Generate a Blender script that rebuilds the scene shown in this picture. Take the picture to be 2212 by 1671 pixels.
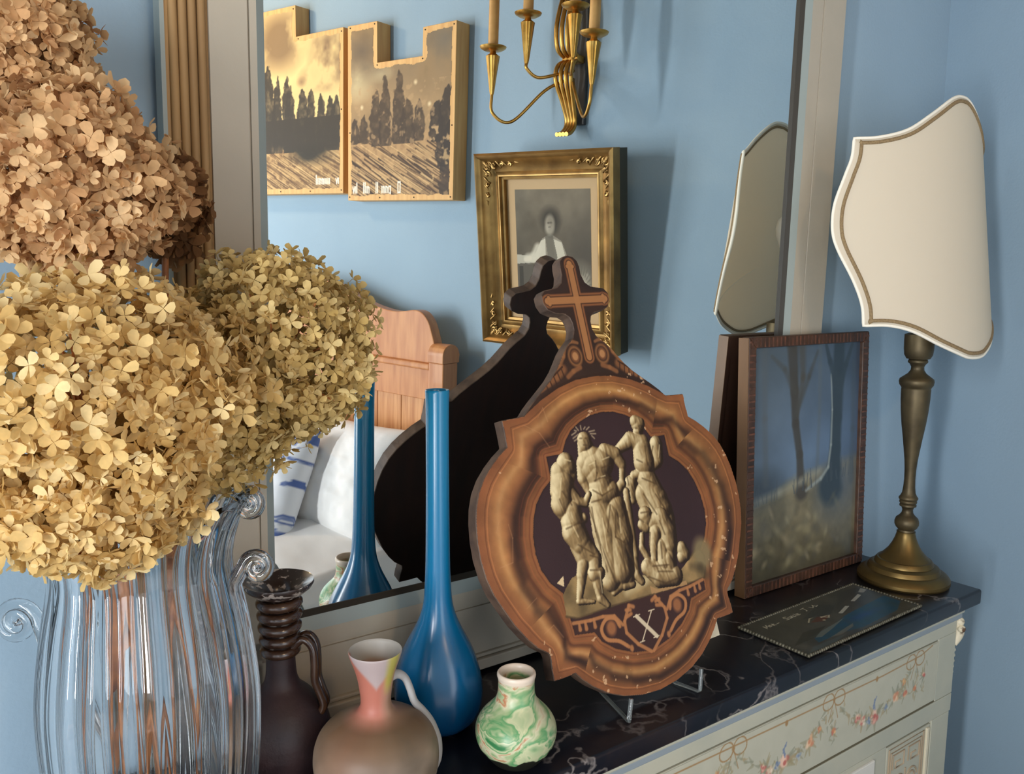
import bpy, bmesh, math, random
import numpy as np
from mathutils import Vector, Matrix

SC = bpy.context.scene
COL = SC.collection
for o in list(bpy.data.objects):
    bpy.data.objects.remove(o)
random.seed(7)

# ------------------------------------------------------------------ camera, world, light, exposure
cam_d = bpy.data.cameras.new('camera')
cam_d.sensor_width = 36.0
cam_d.lens = 36.0 * 1806.5 / 2212.0
cam_d.clip_start = 0.02
cam = bpy.data.objects.new('camera', cam_d)
COL.objects.link(cam)
YAW, PITCH, ROLL = 0.626453, 0.128686, 0.008092
fw = Vector((math.sin(YAW)*math.cos(PITCH), math.cos(YAW)*math.cos(PITCH), -math.sin(PITCH)))
rt = Vector((math.cos(YAW), -math.sin(YAW), 0)); up = rt.cross(fw)
r2 = rt*math.cos(ROLL) + up*math.sin(ROLL); u2 = up*math.cos(ROLL) - rt*math.sin(ROLL)
M = Matrix((( r2.x, u2.x, -fw.x, 0.0), (r2.y, u2.y, -fw.y, -0.86033), (r2.z, u2.z, -fw.z, 0.5), (0, 0, 0, 1)))
cam.matrix_world = M
SC.camera = cam

SC.view_settings.view_transform = 'Standard'
SC.view_settings.look = 'None'
SC.view_settings.gamma = 1.0
SC.view_settings.use_curve_mapping = False
SC.view_settings.exposure = 0.12

world = bpy.data.worlds.new('daylight_sky'); SC.world = world
world.use_nodes = True
wn_ = world.node_tree.nodes; wl_ = world.node_tree.links
bg = wn_.get('Background') or wn_.new('ShaderNodeBackground')
bg.inputs['Color'].default_value = (0.8, 0.88, 1.0, 1)
bg.inputs['Strength'].default_value = 1.0
SC.cycles.max_bounces = 14
SC.cycles.transmission_bounces = 12
SC.cycles.glossy_bounces = 6
SC.cycles.diffuse_bounces = 5
SC.cycles.caustics_refractive = True
SC.cycles.caustics_reflective = True
SC.cycles.sample_clamp_indirect = 6.0

def area_light(name, loc, aim, sx, sy, power, color):
    d = bpy.data.lights.new(name, 'AREA'); d.shape = 'RECTANGLE'; d.size = sx; d.size_y = sy
    d.energy = power; d.color = color
    o = bpy.data.objects.new(name, d); COL.objects.link(o)
    o.location = loc
    o.rotation_euler = (Vector(aim) - Vector(loc)).to_track_quat('-Z', 'Y').to_euler()
    return o
# daylight through two windows (left wall, far wall by the bed) plus one added
area_light('window_and_added_light', (-1.58, -1.25, 0.45), (0, -1.25, 0.45), 0.13, 1.5, 40.0, (0.94, 0.97, 1.0))
area_light('window_and_added_light', (-1.58, -2.10, 0.45), (0, -2.10, 0.45), 0.80, 1.6, 32.0, (0.96, 0.98, 1.0))  # added window light, brightens the reflected wall and bed
area_light('window_and_added_light', (0.35, -2.57, 0.35), (0.35, 0, 0.35), 0.9, 1.6, 9.0, (0.90, 0.95, 1.0))

# ------------------------------------------------------------------ helpers
def tag(o, label=None, cat=None, group=None, kind=None):
    if label: o['label'] = label
    if cat: o['category'] = cat
    if group: o['group'] = group
    if kind: o['kind'] = kind
    return o

def thing(name, label, cat, loc=(0, 0, 0), rot=(0, 0, 0), group=None):
    o = bpy.data.objects.new(name, None); COL.objects.link(o)
    o.empty_display_size = 0.02
    o.location = loc; o.rotation_euler = rot
    return tag(o, label, cat, group)

def link(name, me, mat, parent=None, smooth=False):
    o = bpy.data.objects.new(name, me); COL.objects.link(o)
    if mat and not me.materials: me.materials.append(mat)
    if parent: o.parent = parent
    if smooth:
        me.polygons.foreach_set('use_smooth', np.ones(len(me.polygons), bool))
    return o

def smooth_by_angle(me, deg=40):
    me.polygons.foreach_set('use_smooth', np.ones(len(me.polygons), bool))
    bm = bmesh.new(); bm.from_mesh(me)
    lim = math.radians(deg)
    for e in bm.edges:
        if len(e.link_faces) == 2 and e.calc_face_angle(0) > lim: e.smooth = False
    bm.to_mesh(me); bm.free()

class MB:
    """collects simple shapes into one mesh"""
    def __init__(s): s.v = []; s.f = []
    def add(s, v, f):
        n = len(s.v); s.v += [tuple(p) for p in v]; s.f += [tuple(i+n for i in q) for q in f]; return s
    def box(s, x0, x1, y0, y1, z0, z1):
        return s.add([(x0,y0,z0),(x1,y0,z0),(x1,y1,z0),(x0,y1,z0),(x0,y0,z1),(x1,y0,z1),(x1,y1,z1),(x0,y1,z1)],
              [(0,3,2,1),(4,5,6,7),(0,1,5,4),(1,2,6,5),(2,3,7,6),(3,0,4,7)])
    def prism(s, poly, fn, h0, h1):
        """poly: 2-D outline, fn(a,b,h)->xyz, extruded h0..h1"""
        n = len(poly)
        v = [fn(a, b, h0) for a, b in poly] + [fn(a, b, h1) for a, b in poly]
        f = [tuple(range(n-1, -1, -1)), tuple(range(n, 2*n))] + [(i, (i+1) % n, n+(i+1) % n, n+i) for i in range(n)]
        return s.add(v, f)
    def sweep(s, prof, path_fn, n):
        pass
    def lathe(s, prof, seg=32, c=(0, 0), rfn=None, cap=True):
        v = []; f = []; m = len(prof)
        for i, (r, z) in enumerate(prof):
            for k in range(seg):
                a = 2*math.pi*k/seg
                rr = rfn(r, z, a) if rfn else r
                v.append((c[0]+rr*math.cos(a), c[1]+rr*math.sin(a), z))
        for i in range(m-1):
            for k in range(seg):
                k2 = (k+1) % seg
                f.append((i*seg+k, i*seg+k2, (i+1)*seg+k2, (i+1)*seg+k))
        if cap:
            f.append(tuple(range(seg-1, -1, -1))); f.append(tuple((m-1)*seg+k for k in range(seg)))
        return s.add(v, f)
    def tube(s, pts, rad, seg=8, closed=False, cap=True, flat=1.0):
        P = [Vector(p) for p in pts]; n = len(P)
        R = rad if isinstance(rad, (list, tuple)) else [rad]*n
        v = []; f = []; nrm = None
        for i in range(n):
            a = P[(i-1) % n] if (closed or i > 0) else P[i]
            b = P[(i+1) % n] if (closed or i < n-1) else P[i]
            t = (b-a)
            t = t.normalized() if t.length > 1e-9 else Vector((0, 0, 1))
            if nrm is None:
                nrm = t.orthogonal().normalized()
            else:
                nrm = (nrm - t*nrm.dot(t))
                nrm = nrm.normalized() if nrm.length > 1e-6 else t.orthogonal().normalized()
            bn = t.cross(nrm)
            for k in range(seg):
                an = 2*math.pi*k/seg
                v.append(P[i] + nrm*math.cos(an)*R[i] + bn*math.sin(an)*R[i]*flat)
        for i in range(n if closed else n-1):
            j = (i+1) % n
            for k in range(seg):
                k2 = (k+1) % seg
                f.append((i*seg+k, i*seg+k2, j*seg+k2, j*seg+k))
        if cap and not closed:
            f.append(tuple(range(seg-1, -1, -1))); f.append(tuple((n-1)*seg+k for k in range(seg)))
        return s.add(v, f)
    def ball(s, c, r, seg=12, rings=8, sc=(1, 1, 1)):
        v = [(c[0], c[1], c[2]-r*sc[2])]; f = []
        for i in range(1, rings):
            ph = -math.pi/2 + math.pi*i/rings
            for k in range(seg):
                a = 2*math.pi*k/seg
                v.append((c[0]+r*sc[0]*math.cos(ph)*math.cos(a), c[1]+r*sc[1]*math.cos(ph)*math.sin(a), c[2]+r*sc[2]*math.sin(ph)))
        v.append((c[0], c[1], c[2]+r*sc[2])); L = len(v)-1
        for k in range(seg):
            k2 = (k+1) % seg
            f.append((0, 1+k2, 1+k)); f.append((L, L-seg+k, L-seg+k2))
            for i in range(rings-2):
                f.append((1+i*seg+k, 1+i*seg+k2, 1+(i+1)*seg+k2, 1+(i+1)*seg+k))
        return s.add(v, f)
    def mesh(s, name):
        me = bpy.data.meshes.new(name); me.from_pydata(s.v, [], s.f)
        bm = bmesh.new(); bm.from_mesh(me); bmesh.ops.recalc_face_normals(bm, faces=bm.faces); bm.to_mesh(me); bm.free()
        me.update(); return me
    def obj(s, name, mat, parent=None, smooth=None, bevel=0, bseg=2):
        me = s.mesh(name)
        if bevel:
            bm = bmesh.new(); bm.from_mesh(me)
            bmesh.ops.bevel(bm, geom=list(bm.edges), offset=bevel, segments=bseg, affect='EDGES', profile=0.5, clamp_overlap=True)
            bm.to_mesh(me); bm.free()
        o = link(name, me, mat, parent)
        if smooth: smooth_by_angle(me, smooth)
        return o

def spline(pts, n):
    """Catmull-Rom through points -> n samples"""
    P = [np.array(p, float) for p in pts]; P = [2*P[0]-P[1]] + P + [2*P[-1]-P[-2]]
    out = []
    m = len(P)-3
    for i in range(n):
        u = i*(m)/(n-1); k = min(int(u), m-1); t = u-k
        a, b, c, d = P[k:k+4]
        out.append(tuple(0.5*((2*b)+(c-a)*t+(2*a-5*b+4*c-d)*t*t+(3*b-a-3*c+d)*t**3)))
    return out

# ------------------------------------------------------------------ materials
def lin(c):
    """sRGB 0..255 -> linear"""
    return tuple(((v/255.0)/12.92 if v/255.0 <= 0.04045 else ((v/255.0+0.055)/1.055)**2.4) for v in c[:3]) + (1.0,)

def newmat(name):
    m = bpy.data.materials.new(name); m.use_nodes = True
    nt = m.node_tree; b = nt.nodes['Principled BSDF']
    return m, nt, b

def pmat(name, c, rough=0.5, metal=0.0, c2=None, scale=20.0, detail=4.0, bump=0.0, bscale=None, lo=0.35, hi=0.65, coat=0.0, spec=0.5, stretch=None, trans=0.0, sheen=0.0):
    m, nt, b = newmat(name)
    b.inputs['Roughness'].default_value = rough; b.inputs['Metallic'].default_value = metal
    b.inputs['Coat Weight'].default_value = coat
    b.inputs['Specular IOR Level'].default_value = spec
    b.inputs['Transmission Weight'].default_value = trans
    b.inputs['Base Color'].default_value = lin(c)
    tc = nt.nodes.new('ShaderNodeTexCoord')
    src = tc.outputs['Object']
    if stretch:
        mp = nt.nodes.new('ShaderNodeMapping'); mp.inputs['Scale'].default_value = stretch
        nt.links.new(src, mp.inputs['Vector']); src = mp.outputs['Vector']
    if c2:
        n = nt.nodes.new('ShaderNodeTexNoise'); n.inputs['Scale'].default_value = scale; n.inputs['Detail'].default_value = detail
        nt.links.new(src, n.inputs['Vector'])
        r = nt.nodes.new('ShaderNodeValToRGB')
        r.color_ramp.elements[0].position = lo; r.color_ramp.elements[1].position = hi
        r.color_ramp.elements[0].color = lin(c); r.color_ramp.elements[1].color = lin(c2)
        nt.links.new(n.outputs['Fac'], r.inputs['Fac']); nt.links.new(r.outputs['Color'], b.inputs['Base Color'])
    if bump:
        n2 = nt.nodes.new('ShaderNodeTexNoise'); n2.inputs['Scale'].default_value = bscale or scale*4; n2.inputs['Detail'].default_value = 3
        nt.links.new(src, n2.inputs['Vector'])
        bp = nt.nodes.new('ShaderNodeBump'); bp.inputs['Strength'].default_value = bump; bp.inputs['Distance'].default_value = 0.002
        nt.links.new(n2.outputs['Fac'], bp.inputs['Height']); nt.links.new(bp.outputs['Normal'], b.inputs['Normal'])
    return m

def vcol_mat(name, rough=0.5, spec=0.4, metal=0.0, coat=0.0, bump=0.0, bscale=300, trans=0.0):
    m, nt, b = newmat(name)
    a = nt.nodes.new('ShaderNodeAttribute'); a.attribute_name = 'Col'
    nt.links.new(a.outputs['Color'], b.inputs['Base Color'])
    b.inputs['Roughness'].default_value = rough; b.inputs['Specular IOR Level'].default_value = spec
    b.inputs['Metallic'].default_value = metal; b.inputs['Coat Weight'].default_value = coat
    b.inputs['Transmission Weight'].default_value = trans
    if bump:
        tc = nt.nodes.new('ShaderNodeTexCoord')
        n2 = nt.nodes.new('ShaderNodeTexNoise'); n2.inputs['Scale'].default_value = bscale
        nt.links.new(tc.outputs['Object'], n2.inputs['Vector'])
        bp = nt.nodes.new('ShaderNodeBump'); bp.inputs['Strength'].default_value = bump; bp.inputs['Distance'].default_value = 0.001
        nt.links.new(n2.outputs['Fac'], bp.inputs['Height']); nt.links.new(bp.outputs['Normal'], b.inputs['Normal'])
    return m

def set_col(me, rgb_lin):
    n = len(me.vertices)
    a = me.color_attributes.new('Col', 'FLOAT_COLOR', 'POINT')
    c = np.ones((n, 4), np.float32); c[:, :3] = rgb_lin
    a.data.foreach_set('color', c.ravel())

# ------------------------------------------------------------------ painting: numpy canvas, printed on a fine mesh as vertex colours
def s2l(a):
    a = np.clip(a, 0, 1); return np.where(a <= 0.04045, a/12.92, ((a+0.055)/1.055)**2.4)

def vnoise(X, Y, scale, seed=0, octv=4):
    out = np.zeros_like(X); amp = 1.0; tot = 0
    for o in range(octv):
        rs = np.random.RandomState(seed*17+o); G = rs.rand(64, 64)
        x = X*scale*2**o + 7.3*o; y = Y*scale*2**o + 3.1*o
        xi = np.floor(x).astype(int); yi = np.floor(y).astype(int); fx = x-xi; fy = y-yi
        fx = fx*fx*(3-2*fx); fy = fy*fy*(3-2*fy)
        a = G[xi % 64, yi % 64]; b = G[(xi+1) % 64, yi % 64]; c = G[xi % 64, (yi+1) % 64]; d = G[(xi+1) % 64, (yi+1) % 64]
        out += amp*((a*(1-fx)+b*fx)*(1-fy)+(c*(1-fx)+d*fx)*fy); tot += amp; amp *= 0.5
    return out/tot

class Paint:
    def __init__(s, x0, x1, y0, y1, step, base):
        s.nx = int(round((x1-x0)/step))+1; s.ny = int(round((y1-y0)/step))+1
        s.x = np.linspace(x0, x1, s.nx); s.y = np.linspace(y0, y1, s.ny)
        s.X, s.Y = np.meshgrid(s.x, s.y)
        s.c = np.empty(s.X.shape+(3,)); s.c[:] = np.array(base)/255.0
        s.rng = random.Random(3)
    def win(s, xa, xb, ya, yb):
        i0 = np.searchsorted(s.x, xa); i1 = np.searchsorted(s.x, xb)
        j0 = np.searchsorted(s.y, ya); j1 = np.searchsorted(s.y, yb)
        return slice(max(j0-1, 0), j1+1), slice(max(i0-1, 0), i1+1)
    def blend(s, col, a, w=None):
        col = np.array(col)/255.0
        if w is None: s.c = s.c*(1-a[..., None]) + col*a[..., None]
        else: s.c[w] = s.c[w]*(1-a[..., None]) + col*a[..., None]
    def line(s, pts, wd, col, alpha=1.0, soft=0.4):
        wds = wd if isinstance(wd, (list, tuple)) else [wd]*len(pts)
        for i in range(len(pts)-1):
            (xa, ya), (xb, yb) = pts[i], pts[i+1]; wa, wb = wds[i], wds[i+1]; m = max(wa, wb)*2+1e-9
            w = s.win(min(xa, xb)-m, max(xa, xb)+m, min(ya, yb)-m, max(ya, yb)+m)
            X = s.X[w]; Y = s.Y[w]
            if X.size == 0: continue
            dx, dy = xb-xa, yb-ya; t = np.clip(((X-xa)*dx+(Y-ya)*dy)/(dx*dx+dy*dy+1e-12), 0, 1)
            d = np.hypot(X-xa-t*dx, Y-ya-t*dy)/(wa+(wb-wa)*t)
            s.blend(col, alpha*np.clip((1+soft-d)/(2*soft), 0, 1), w)
    def dot(s, x, y, rx, ry, col, alpha=1.0, soft=0.3, rot=0.0):
        m = max(rx, ry)*(1+soft)
        w = s.win(x-m, x+m, y-m, y+m); X = s.X[w]-x; Y = s.Y[w]-y
        if X.size == 0: return
        c, q = math.cos(rot), math.sin(rot)
        d = np.hypot((X*c+Y*q)/rx, (-X*q+Y*c)/ry)
        s.blend(col, alpha*np.clip((1+soft-d)/(2*soft), 0, 1), w)
    def inside(s, poly):
        return inside(s.X, s.Y, poly)
    def poly(s, poly, col, alpha=1.0):
        s.blend(col, inside(s.X, s.Y, poly)*alpha)
    def noise(s, scale, seed=0, octv=4, sx=1.0, sy=1.0):
        return vnoise(s.X*sx, s.Y*sy, scale, seed, octv)
    def mesh(s, name, fn, mask=None, height=None):
        """fn(X,Y,H) -> (N,3)"""
        H = np.zeros_like(s.X) if height is None else height
        return grid_mesh(name, fn(s.X.ravel(), s.Y.ravel(), H.ravel()), s.nx, s.ny, mask, s2l(s.c).reshape(-1, 3))

def inside(X, Y, poly):
    r = np.zeros(X.shape, bool); n = len(poly)
    for i in range(n):
        xa, ya = poly[i]; xb, yb = poly[(i+1) % n]
        if ya == yb: continue
        cnd = (ya > Y) != (yb > Y)
        r ^= cnd & (X < (xb-xa)*(Y-ya)/(yb-ya)+xa)
    return r

def pdist(X, Y, poly):
    """distance and unit gradient away from nearest outline point"""
    best = np.full(X.shape, 1e9); gx = np.zeros_like(X); gy = np.zeros_like(X); n = len(poly)
    for i in range(n):
        xa, ya = poly[i]; xb, yb = poly[(i+1) % n]; dx, dy = xb-xa, yb-ya
        t = np.clip(((X-xa)*dx+(Y-ya)*dy)/(dx*dx+dy*dy+1e-15), 0, 1)
        ex = X-xa-t*dx; ey = Y-ya-t*dy; d = ex*ex+ey*ey; k = d < best
        best = np.where(k, d, best); gx = np.where(k, ex, gx); gy = np.where(k, ey, gy)
    best = np.sqrt(best)
    return best, gx/(best+1e-9), gy/(best+1e-9)

def grid_mesh(name, co, nx, ny, mask=None, col=None):
    idx = np.arange(nx*ny).reshape(ny, nx)
    q = np.stack([idx[:-1, :-1], idx[:-1, 1:], idx[1:, 1:], idx[1:, :-1]], -1)
    if mask is not None:
        m = mask[:-1, :-1] & mask[:-1, 1:] & mask[1:, 1:] & mask[1:, :-1]
        q = q[m]
    q = q.reshape(-1, 4)
    used = np.zeros(nx*ny, bool); used[q.ravel()] = True
    remap = np.cumsum(used)-1
    q = remap[q]; co = np.asarray(co, np.float32)[used]
    me = bpy.data.meshes.new(name)
    me.vertices.add(len(co)); me.vertices.foreach_set('co', co.ravel())
    me.loops.add(q.size); me.loops.foreach_set('vertex_index', q.ravel().astype(np.int32))
    me.polygons.add(len(q)); me.polygons.foreach_set('loop_start', np.arange(0, q.size, 4, dtype=np.int32))
    me.update(calc_edges=True)
    if col is not None: set_col(me, col[used])
    me.validate()
    return me

# ------------------------------------------------------------------ room shell
FLOOR, CEIL = -0.95, 1.75
PHI = 0.290983; XC = 1.66037; YB = 0.015
WN = np.array([-math.cos(PHI), math.sin(PHI), 0.0])      # right wall normal, into the room
WD = np.array([-math.sin(PHI), -math.cos(PHI), 0.0])     # along the right wall, away from the corner
WC = np.array([XC, 0.0, 0.0])
def W(s, t, z):
    p = WC + WD*s + WN*t
    return (p[0], p[1], z)

m_wall = pmat('blue_distemper', (144, 167, 184), 0.85, c2=(149, 172, 188), scale=3.0, bump=0.15, bscale=220)
m_ceil = pmat('dark_wooden_ceiling', (104, 80, 60), 0.8, c2=(84, 64, 48), scale=4, stretch=(1, 12, 1))
m_floor = pmat('floor_boards', (96, 66, 44), 0.5, c2=(74, 50, 32), scale=3, stretch=(1, 14, 1))
m_white = pmat('white_gloss_paint', (225, 224, 218), 0.4)

def struct(name, mb, mat):
    o = mb.obj(name, mat); o['kind'] = 'structure'; return o
TK = 0.06
corner = (XC + YB*math.tan(PHI), YB)
s_end = 2.63/math.cos(PHI)
struct('wall_back', MB().box(-1.66, corner[0]+0.1, YB, YB+TK, FLOOR, CEIL), m_wall)
rw = MB(); n = WN*(-TK)
a = WC + WD*(-YB/math.cos(PHI)); b = WC + WD*s_end
rw.add([(a[0],a[1],FLOOR),(b[0],b[1],FLOOR),(b[0],b[1],CEIL),(a[0],a[1],CEIL)]+[(p[0]+n[0],p[1]+n[1],z) for p,z in ((a,FLOOR),(b,FLOOR),(b,CEIL),(a,CEIL))],
       [(0,1,2,3),(7,6,5,4),(0,4,5,1),(1,5,6,2),(2,6,7,3),(3,7,4,0)])
struct('wall_right', rw, m_wall)
Z0, Z1 = -0.45, 1.25
lw = MB(); LX = -1.6; FY = -2.6
Z0, Z1 = -0.50, 1.20
lw.box(LX-TK, LX, -2.5, -1.025, FLOOR, Z0).box(LX-TK, LX, -2.5, -1.025, Z1, CEIL).box(LX-TK, LX, -1.025, YB, FLOOR, CEIL).box(LX-TK, LX, FY-TK, -2.5, FLOOR, CEIL).box(LX-TK, LX, -1.70, -1.475, Z0, Z1)
struct('wall_left', lw, m_wall)
fwl = MB()
fwl.box(LX, -0.10, FY-TK, FY, FLOOR, CEIL).box(0.80, 0.95, FY-TK, FY, FLOOR, CEIL).box(-0.10, 0.80, FY-TK, FY, FLOOR, Z0).box(-0.10, 0.80, FY-TK, FY, Z1, CEIL)
struct('wall_front', fwl, m_wall)
struct('floor', MB().box(-1.66, 1.8, -2.66, YB+TK, FLOOR-0.05, FLOOR), m_floor)
struct('ceiling', MB().box(-1.66, 1.8, -2.66, YB+TK, CEIL, CEIL+0.05), m_ceil)
for wname, hw, fn in (('window_1', .225, lambda a, d, z: (LX-0.02+d, -1.25+a, z)), ('added_window_3', .40, lambda a, d, z: (LX-0.02+d, -2.10+a, z)), ('window_2', .45, lambda a, d, z: (0.35-a, FY-0.02+d, z))):  # second left-wall window is added, unseen, for its light on the bed wall
    mb = MB()
    for a0, a1, z0, z1 in ((-hw, -hw+.04, Z0, Z1), (hw-.04, hw, Z0, Z1), (-.02, .02, Z0, Z1), (-hw, hw, Z0, Z0+.06), (-hw, hw, Z1-.06, Z1), (-hw, hw, .55, .58)):
        mb.prism([(a0, z0), (a1, z0), (a1, z1), (a0, z1)], lambda a, z, h: fn(a, h, z), -0.035, 0.0)
    if wname == 'window_1':      # shutters left ajar: a tall slit of daylight
        for a0, a1 in ((-.185, -.068), (.068, .185)):
            mb.prism([(a0, Z0+.04), (a1, Z0+.04), (a1, Z1-.06), (a0, Z1-.06)], lambda a, z, h: fn(a, h, z), -0.03, -0.005)
    struct(wname, mb, m_white)

# ------------------------------------------------------------------ trumeau mirror (leans forward a little)
AL = 0.0232359; ZB = 0.130645
mir = thing('wall_mirror', 'tall grey painted overmantel mirror with gilded fluted edge above the marble top', 'mirror', (0, 0, ZB), (AL, 0, 0))
m_grey = pmat('grey_frame_paint', (182, 172, 154), 0.55, c2=(174, 165, 148), scale=9, bump=0.1, bscale=150)
m_lip = pmat('blue_grey_lip_paint', (150, 160, 156), 0.5)
m_dark = pmat('dark_rebate', (38, 32, 22), 0.6)
m_gild = pmat('old_gilding', (176, 140, 92), 0.65, 0.1, c2=(132, 100, 62), scale=30, stretch=(1, 1, .12), lo=.3, hi=.75)
m_edge = pmat('brown_frame_edge', (140, 112, 80), 0.6)
mm, nt, b = newmat('silvered_glass')
b.inputs['Metallic'].default_value = 1.0; b.inputs['Roughness'].default_value = 0.0
b.inputs['Base Color'].default_value = (0.90, 0.93, 0.91, 1)
XL, XR = 0.3057, 1.1537
TOP = 1.15
me = MB().box(XL-0.005, XR+0.003, 0.0, 0.004, -0.004, TOP+.004).obj('mirror_glass', mm, mir)
FY0 = -0.012    # face of the stiles
def strip(name, x0, y0, x1, y1, z0, z1, mat, parent=mir):
    """vertical strip whose face runs from (x0,y0) to (x1,y1)"""
    mb = MB(); ye = 0.012
    mb.add([(x0,y0,z0),(x1,y1,z0),(x1,ye,z0),(x0,ye,z0),(x0,y0,z1),(x1,y1,z1),(x1,ye,z1),(x0,ye,z1)], [(0,3,2,1),(4,5,6,7),(0,1,5,4),(1,2,6,5),(2,3,7,6),(3,0,4,7)])
    return mb.obj(name, mat, parent)
zb0 = -0.1255
# left side
strip('lip', 0.2945, FY0, 0.3057, -0.001, -0.012, TOP, m_lip)
mb = MB().box(0.2490, 0.2855, FY0, 0.012, zb0, TOP).box(0.2875, 0.2945, FY0, 0.012, -0.012, TOP).box(0.2850, 0.2880, FY0+0.003, 0.012, zb0, TOP)
mb.obj('stile', m_grey, mir)
pil = MB().box(0.2095, 0.2490, FY0+0.004, 0.012, zb0, TOP).obj('pilaster', m_gild, mir)
for k in range(4):
    xk = 0.2170+0.0086*k
    MB().tube([(xk, FY0+0.003, zb0), (xk, FY0+0.003, TOP)], 0.0041, 10).obj('reed', m_gild, pil, smooth=50)
strip('side_edge', 0.2055, FY0+0.002, 0.2095, FY0+0.002, zb0, TOP, m_lip)
# right side
strip('rebate', 1.1537, -0.0010, 1.1550, -0.0085, 0.0, TOP, m_dark)
strip('lip', 1.1550, -0.0085, 1.1690, FY0, -0.012, TOP, m_lip)
mb = MB().box(1.1690, 1.1965, FY0, 0.012, -0.012, TOP).box(1.1985, 1.2540, FY0-0.001, 0.012, zb0, TOP).box(1.1960, 1.1990, FY0+0.003, 0.012, zb0, TOP)
mb.obj('stile', m_grey, mir)
strip('side_edge', 1.2540, FY0, 1.2590, FY0+0.006, zb0, TOP, m_edge)
# bottom rail with lip, groove and skirting
def hstrip(name, z0, y0, z1, y1, x0, x1, mat):
    mb = MB(); ye = 0.012
    mb.add([(x0,y0,z0),(x1,y0,z0),(x1,ye,z0),(x0,ye,z0),(x0,y1,z1),(x1,y1,z1),(x1,ye,z1),(x0,ye,z1)], [(0,3,2,1),(4,5,6,7),(0,1,5,4),(1,2,6,5),(2,3,7,6),(3,0,4,7)])
    return mb.obj(name, mat, mir)
hstrip('rebate', -0.0045, -0.0085, 0.0, -0.001, XL, XR, m_dark)
hstrip('lip', -0.0200, FY0-.001, -0.0045, -0.0085, 0.2945, 1.1690, m_lip)
mb = MB().box(0.2490, 1.1985, FY0, 0.012, -0.0395, -0.0200).box(0.2490, 1.1985, FY0+0.003, 0.012, -0.0435, -0.0395).box(0.2490, 1.1985, FY0, 0.012, zb0+0.019, -0.0435)
mb.obj('bottom_rail', m_grey, mir)
mb = MB().box(0.2095, 1.2590, FY0-0.010, 0.012, zb0, zb0+0.014).box(0.2095, 1.2590, FY0-0.005, 0.012, zb0+0.0145, zb0+0.019)
mb.obj('skirting', m_grey, mir, bevel=0.0015)
# head of the frame (above the picture)
MB().box(0.2055, 1.2590, FY0-0.004, 0.012, TOP, TOP+0.12).obj('head_rail', m_grey, mir)

# ------------------------------------------------------------------ marble top and painted chest
mm, nt, b = newmat('black_veined_marble')
L = nt.links; N = nt.nodes
tc = N.new('ShaderNodeTexCoord')
n1 = N.new('ShaderNodeTexNoise'); n1.inputs['Scale'].default_value = 5.0; n1.inputs['Detail'].default_value = 6
L.new(tc.outputs['Object'], n1.inputs['Vector'])
mx = N.new('ShaderNodeVectorMath'); mx.operation = 'MULTIPLY_ADD'; mx.inputs[1].default_value = (.5, .5, .5)
L.new(n1.outputs['Color'], mx.inputs[0]); L.new(tc.outputs['Object'], mx.inputs[2])
vo = N.new('ShaderNodeTexVoronoi'); vo.feature = 'DISTANCE_TO_EDGE'; vo.inputs['Scale'].default_value = 7.0
L.new(mx.outputs[0], vo.inputs['Vector'])
rv = N.new('ShaderNodeValToRGB'); rv.color_ramp.elements[0].position = 0.0; rv.color_ramp.elements[0].color = (1,1,1,1)
rv.color_ramp.elements[1].position = 0.03; rv.color_ramp.elements[1].color = (0,0,0,1)
L.new(vo.outputs['Distance'], rv.inputs['Fac'])
n2 = N.new('ShaderNodeTexNoise'); n2.inputs['Scale'].default_value = 7.0; n2.inputs['Detail'].default_value = 3
L.new(tc.outputs['Object'], n2.inputs['Vector'])
rn = N.new('ShaderNodeValToRGB'); rn.color_ramp.elements[0].position = 0.45; rn.color_ramp.elements[0].color = (0,0,0,1); rn.color_ramp.elements[1].position = 0.72
L.new(n2.outputs['Fac'], rn.inputs['Fac'])
mul = N.new('ShaderNodeMath'); mul.operation = 'MULTIPLY'
L.new(rv.outputs['Color'], mul.inputs[0]); L.new(rn.outputs['Color'], mul.inputs[1])
n3 = N.new('ShaderNodeTexNoise'); n3.inputs['Scale'].default_value = 4.0; n3.inputs['Detail'].default_value = 5
L.new(mx.outputs[0], n3.inputs['Vector'])
rb = N.new('ShaderNodeValToRGB')
rb.color_ramp.elements[0].position = 0.35; rb.color_ramp.elements[0].color = lin((13, 12, 15))
rb.color_ramp.elements[1].position = 0.75; rb.color_ramp.elements[1].color = lin((44, 34, 32))
e = rb.color_ramp.elements.new(0.56); e.color = lin((20, 21, 29))
L.new(n3.outputs['Fac'], rb.inputs['Fac'])
mixc = N.new('ShaderNodeMix'); mixc.data_type = 'RGBA'
L.new(mul.outputs[0], mixc.inputs[0]); L.new(rb.outputs['Color'], mixc.inputs[6]); mixc.inputs[7].default_value = lin((150, 142, 138))
L.new(mixc.outputs[2], b.inputs['Base Color'])
b.inputs['Roughness'].default_value = 0.28; b.inputs['Specular IOR Level'].default_value = .35
m_marble = mm

MX0, MX1, MYF, MTH = 0.05, 1.4044, -0.2444, 0.0256
o = MB().box(MX0, MX1, MYF, 0.003, -MTH, 0.0).obj('marble_top', m_marble, bevel=0.004, bseg=3)
smooth_by_angle(o.data, 30)
tag(o, 'black veined marble slab covering the painted chest', 'marble top')

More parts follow.
